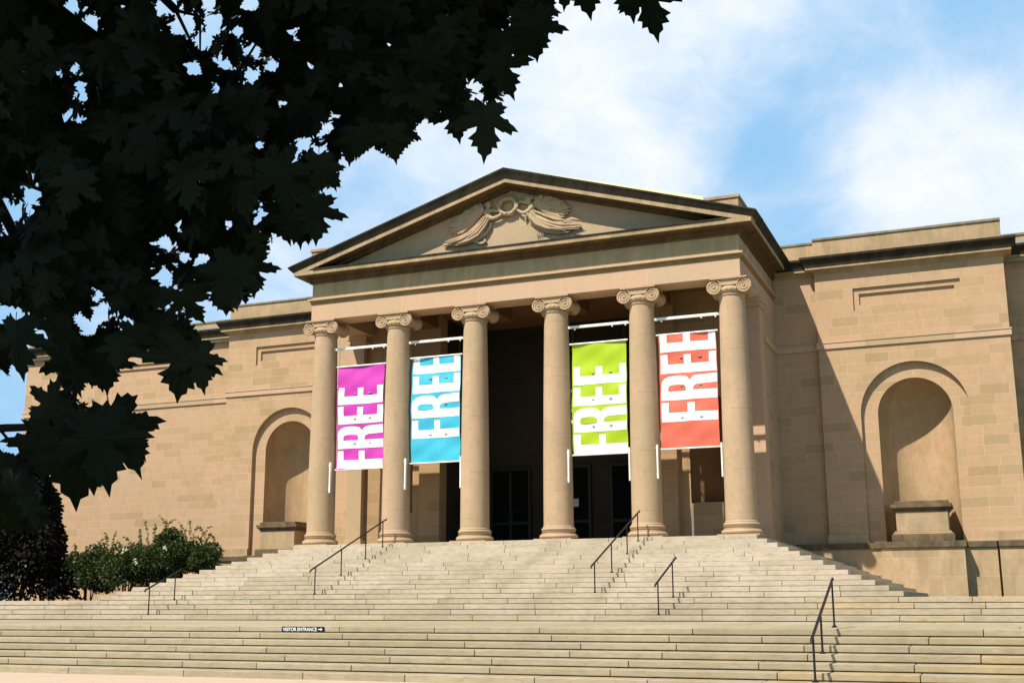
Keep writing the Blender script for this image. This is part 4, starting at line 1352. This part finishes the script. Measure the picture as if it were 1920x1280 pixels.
for a in anch:
    h = min(hubs + limb_src[1:], key=lambda q: (q - a).length)
    if 0.15 < (h - a).length < 1.1 and rl.random() < .45:
        m_ = h.lerp(a, .55) + Vector((rl.uniform(-.08, .08), rl.uniform(-.08, .08), rl.uniform(.02, .16)))
        bb.tube([h, m_, a], [.007, .005, .003], 5, False)
# twig that shows below the left cluster
tw = [CAMP + ray(x, y) * 3.0 for x, y in ((-60, 808), (10, 802), (70, 800), (110, 780), (140, 740), (140, 690), (120, 640))]
bb.tube(tw, [.012, .011, .010, .008, .007, .006, .006], 6)
tw = [CAMP + ray(x, y) * 3.0 for x, y in ((0, 805), (14, 822), (30, 830), (46, 815))]
bb.tube(tw, .004, 5)
bb.build('branch', M_BARK, tree, smooth=True, angle=60)


# ---- shrubs before the left wall
def shrub(x, y, z0, w, d, h, n, seed, label, mleaf, shoots=0, blooms=0, name='flowering_shrub', cone=False, leaf=(0.07, 0.13), group='shrubs along the left wall'):
    r = random.Random(seed)
    root = thing(name, label, 'shrub', (x, y, z0), group)
    V, F = [], []
    V2, F2 = [], []
    st = MB()
    lobes = []
    if not cone:
        for k in range(15):
            a = r.uniform(0, 2 * math.pi); q = math.sqrt(r.random())
            lx, ly = x + w * q * math.cos(a) * .8, y + d * q * math.sin(a) * .8
            lz = z0 + h * r.uniform(.35, .80) * (1 - 0.30 * q)
            lobes.append((Vector((lx, ly, lz)), r.uniform(.30, .46) * min(w, h * .6)))
    def one(P, nrm_, L, Vx, Fx):
        t = (nrm_ + Vector((r.gauss(0, .6), r.gauss(0, .6), r.gauss(-.1, .5)))).normalized()
        n = t.cross(Vector((r.gauss(0, 1), r.gauss(0, 1), r.gauss(0, 1)))).normalized()
        s = t.cross(n) * L * .34
        o = len(Vx)
        Vx += [P, P + t * L * .35 + s, P + t * L * .75 + s * .75, P + t * L - n * L * .1, P + t * L * .75 - s * .75, P + t * L * .35 - s]
        Fx.append((o, o + 1, o + 2, o + 3)); Fx.append((o, o + 3, o + 4, o + 5))
    for i in range(n):
        if cone:
            u = r.random() ** 0.75
            a = r.uniform(0, 2 * math.pi); q = r.random() ** .35
            rad = w * (1 - u) ** 0.70 * (0.84 + 0.10 * math.sin(9 * u + 3 * a + seed) + 0.07 * math.sin(17 * u - 5 * a)) + .04
            P = Vector((x + rad * q * math.cos(a), y + rad * q * math.sin(a), z0 + 0.08 + u * (h - .08)))
            one(P, Vector((math.cos(a), math.sin(a), -.3)), r.uniform(*leaf), V, F)
        else:
            c, R_ = r.choice(lobes)
            u = Vector((r.gauss(0, 1), r.gauss(0, 1), r.gauss(0, 1))).normalized()
            P = c + u * R_ * r.random() ** .3 * Vector((1, 1, 1)).length / 1.732
            if P.z < z0 + .25: continue
            one(P, u, r.uniform(*leaf), V, F)
    quick_mesh('foliage', V, F, mleaf, root)
    for k in range(shoots):
        a = r.uniform(0, 2 * math.pi)
        V2, F2 = [], []
        bx, by = x + w * .8 * r.uniform(-1, 1), y + d * .5 * r.uniform(-1, 1)
        bz = z0 + h * .55
        pts = [Vector((bx, by, bz))]
        L = h * r.uniform(.35, .62)
        bend = Vector((r.gauss(0, .35), r.gauss(0, .2), 0))
        for t in range(1, 7): pts.append(Vector((bx, by, bz)) + Vector((0, 0, L * t / 6 * (1 - .05 * t))) + bend * (t / 6) ** 2)
        st.tube(pts, [.012, .011, .010, .008, .006, .004, .003], 5)
        for t in range(1, 7):
            for z in range(9):
                P = pts[t - 1].lerp(pts[t], r.random())
                one(P, Vector((r.gauss(0, 1), r.gauss(0, 1), .3)).normalized(), r.uniform(.07, .12), V2, F2)
        quick_mesh('young_shoot', V2, F2, M_YOUNG, root)
    for k in range(7):
        a = r.uniform(0, 2 * math.pi); q = r.uniform(.1, .7)
        st.tube([(x + .15 * math.cos(a), y + .1 * math.sin(a), z0 - .05), (x + w * q * .6 * math.cos(a), y + d * q * .6 * math.sin(a), z0 + h * .35), (x + w * q * math.cos(a), y + d * q * math.sin(a), z0 + h * .62)], [.03, .022, .010], 6)
    st.build('stem', M_BARK, root, smooth=True)
    if blooms:
        for k in range(blooms):
            c, R_ = r.choice(lobes)
            P = c + Vector((r.gauss(0, .3), -1, r.gauss(.1, .3))).normalized() * R_ * 1.02
            fb_ = MB()
            for t in range(16): fb_.ball((P.x + r.gauss(0, .045), P.y + r.gauss(0, .04), P.z + r.gauss(0, .055)), .035, 1, 1, 1, 6, 4)
            fb_.build('bloom', M_BLOOM, root, smooth=True)
    return root


ZS = Z13 - 0.03
shrub(-20.3, 2.6, ZS, 1.25, .9, 2.75, 11000, 1, 'dark green shrub with loose top next to the black evergreen', M_SHRUB, 6, 0)
shrub(-18.1, 2.3, ZS, 1.35, .9, 2.95, 13000, 2, 'round green shrub with pale shoots in the middle of the row', M_SHRUB, 8, 2)
shrub(-16.2, 2.5, ZS, 1.25, .9, 3.5, 14000, 3, 'tallest green shrub with arching top and cream flower heads', M_SHRUB, 9, 4)
shrub(-14.55, 2.4, ZS, 0.95, .8, 3.05, 9000, 4, 'green shrub with yellow green upright shoots beside the left niche', M_SHRUB, 9, 0)
shrub(-22.9, 1.4, ZS, 2.75, 1.9, 6.4, 30000, 6, 'nearly black cone shaped evergreen at the far left behind the steps', M_DARKTREE, 0, 0, 'evergreen_shrub', True, (.12, .22), None)
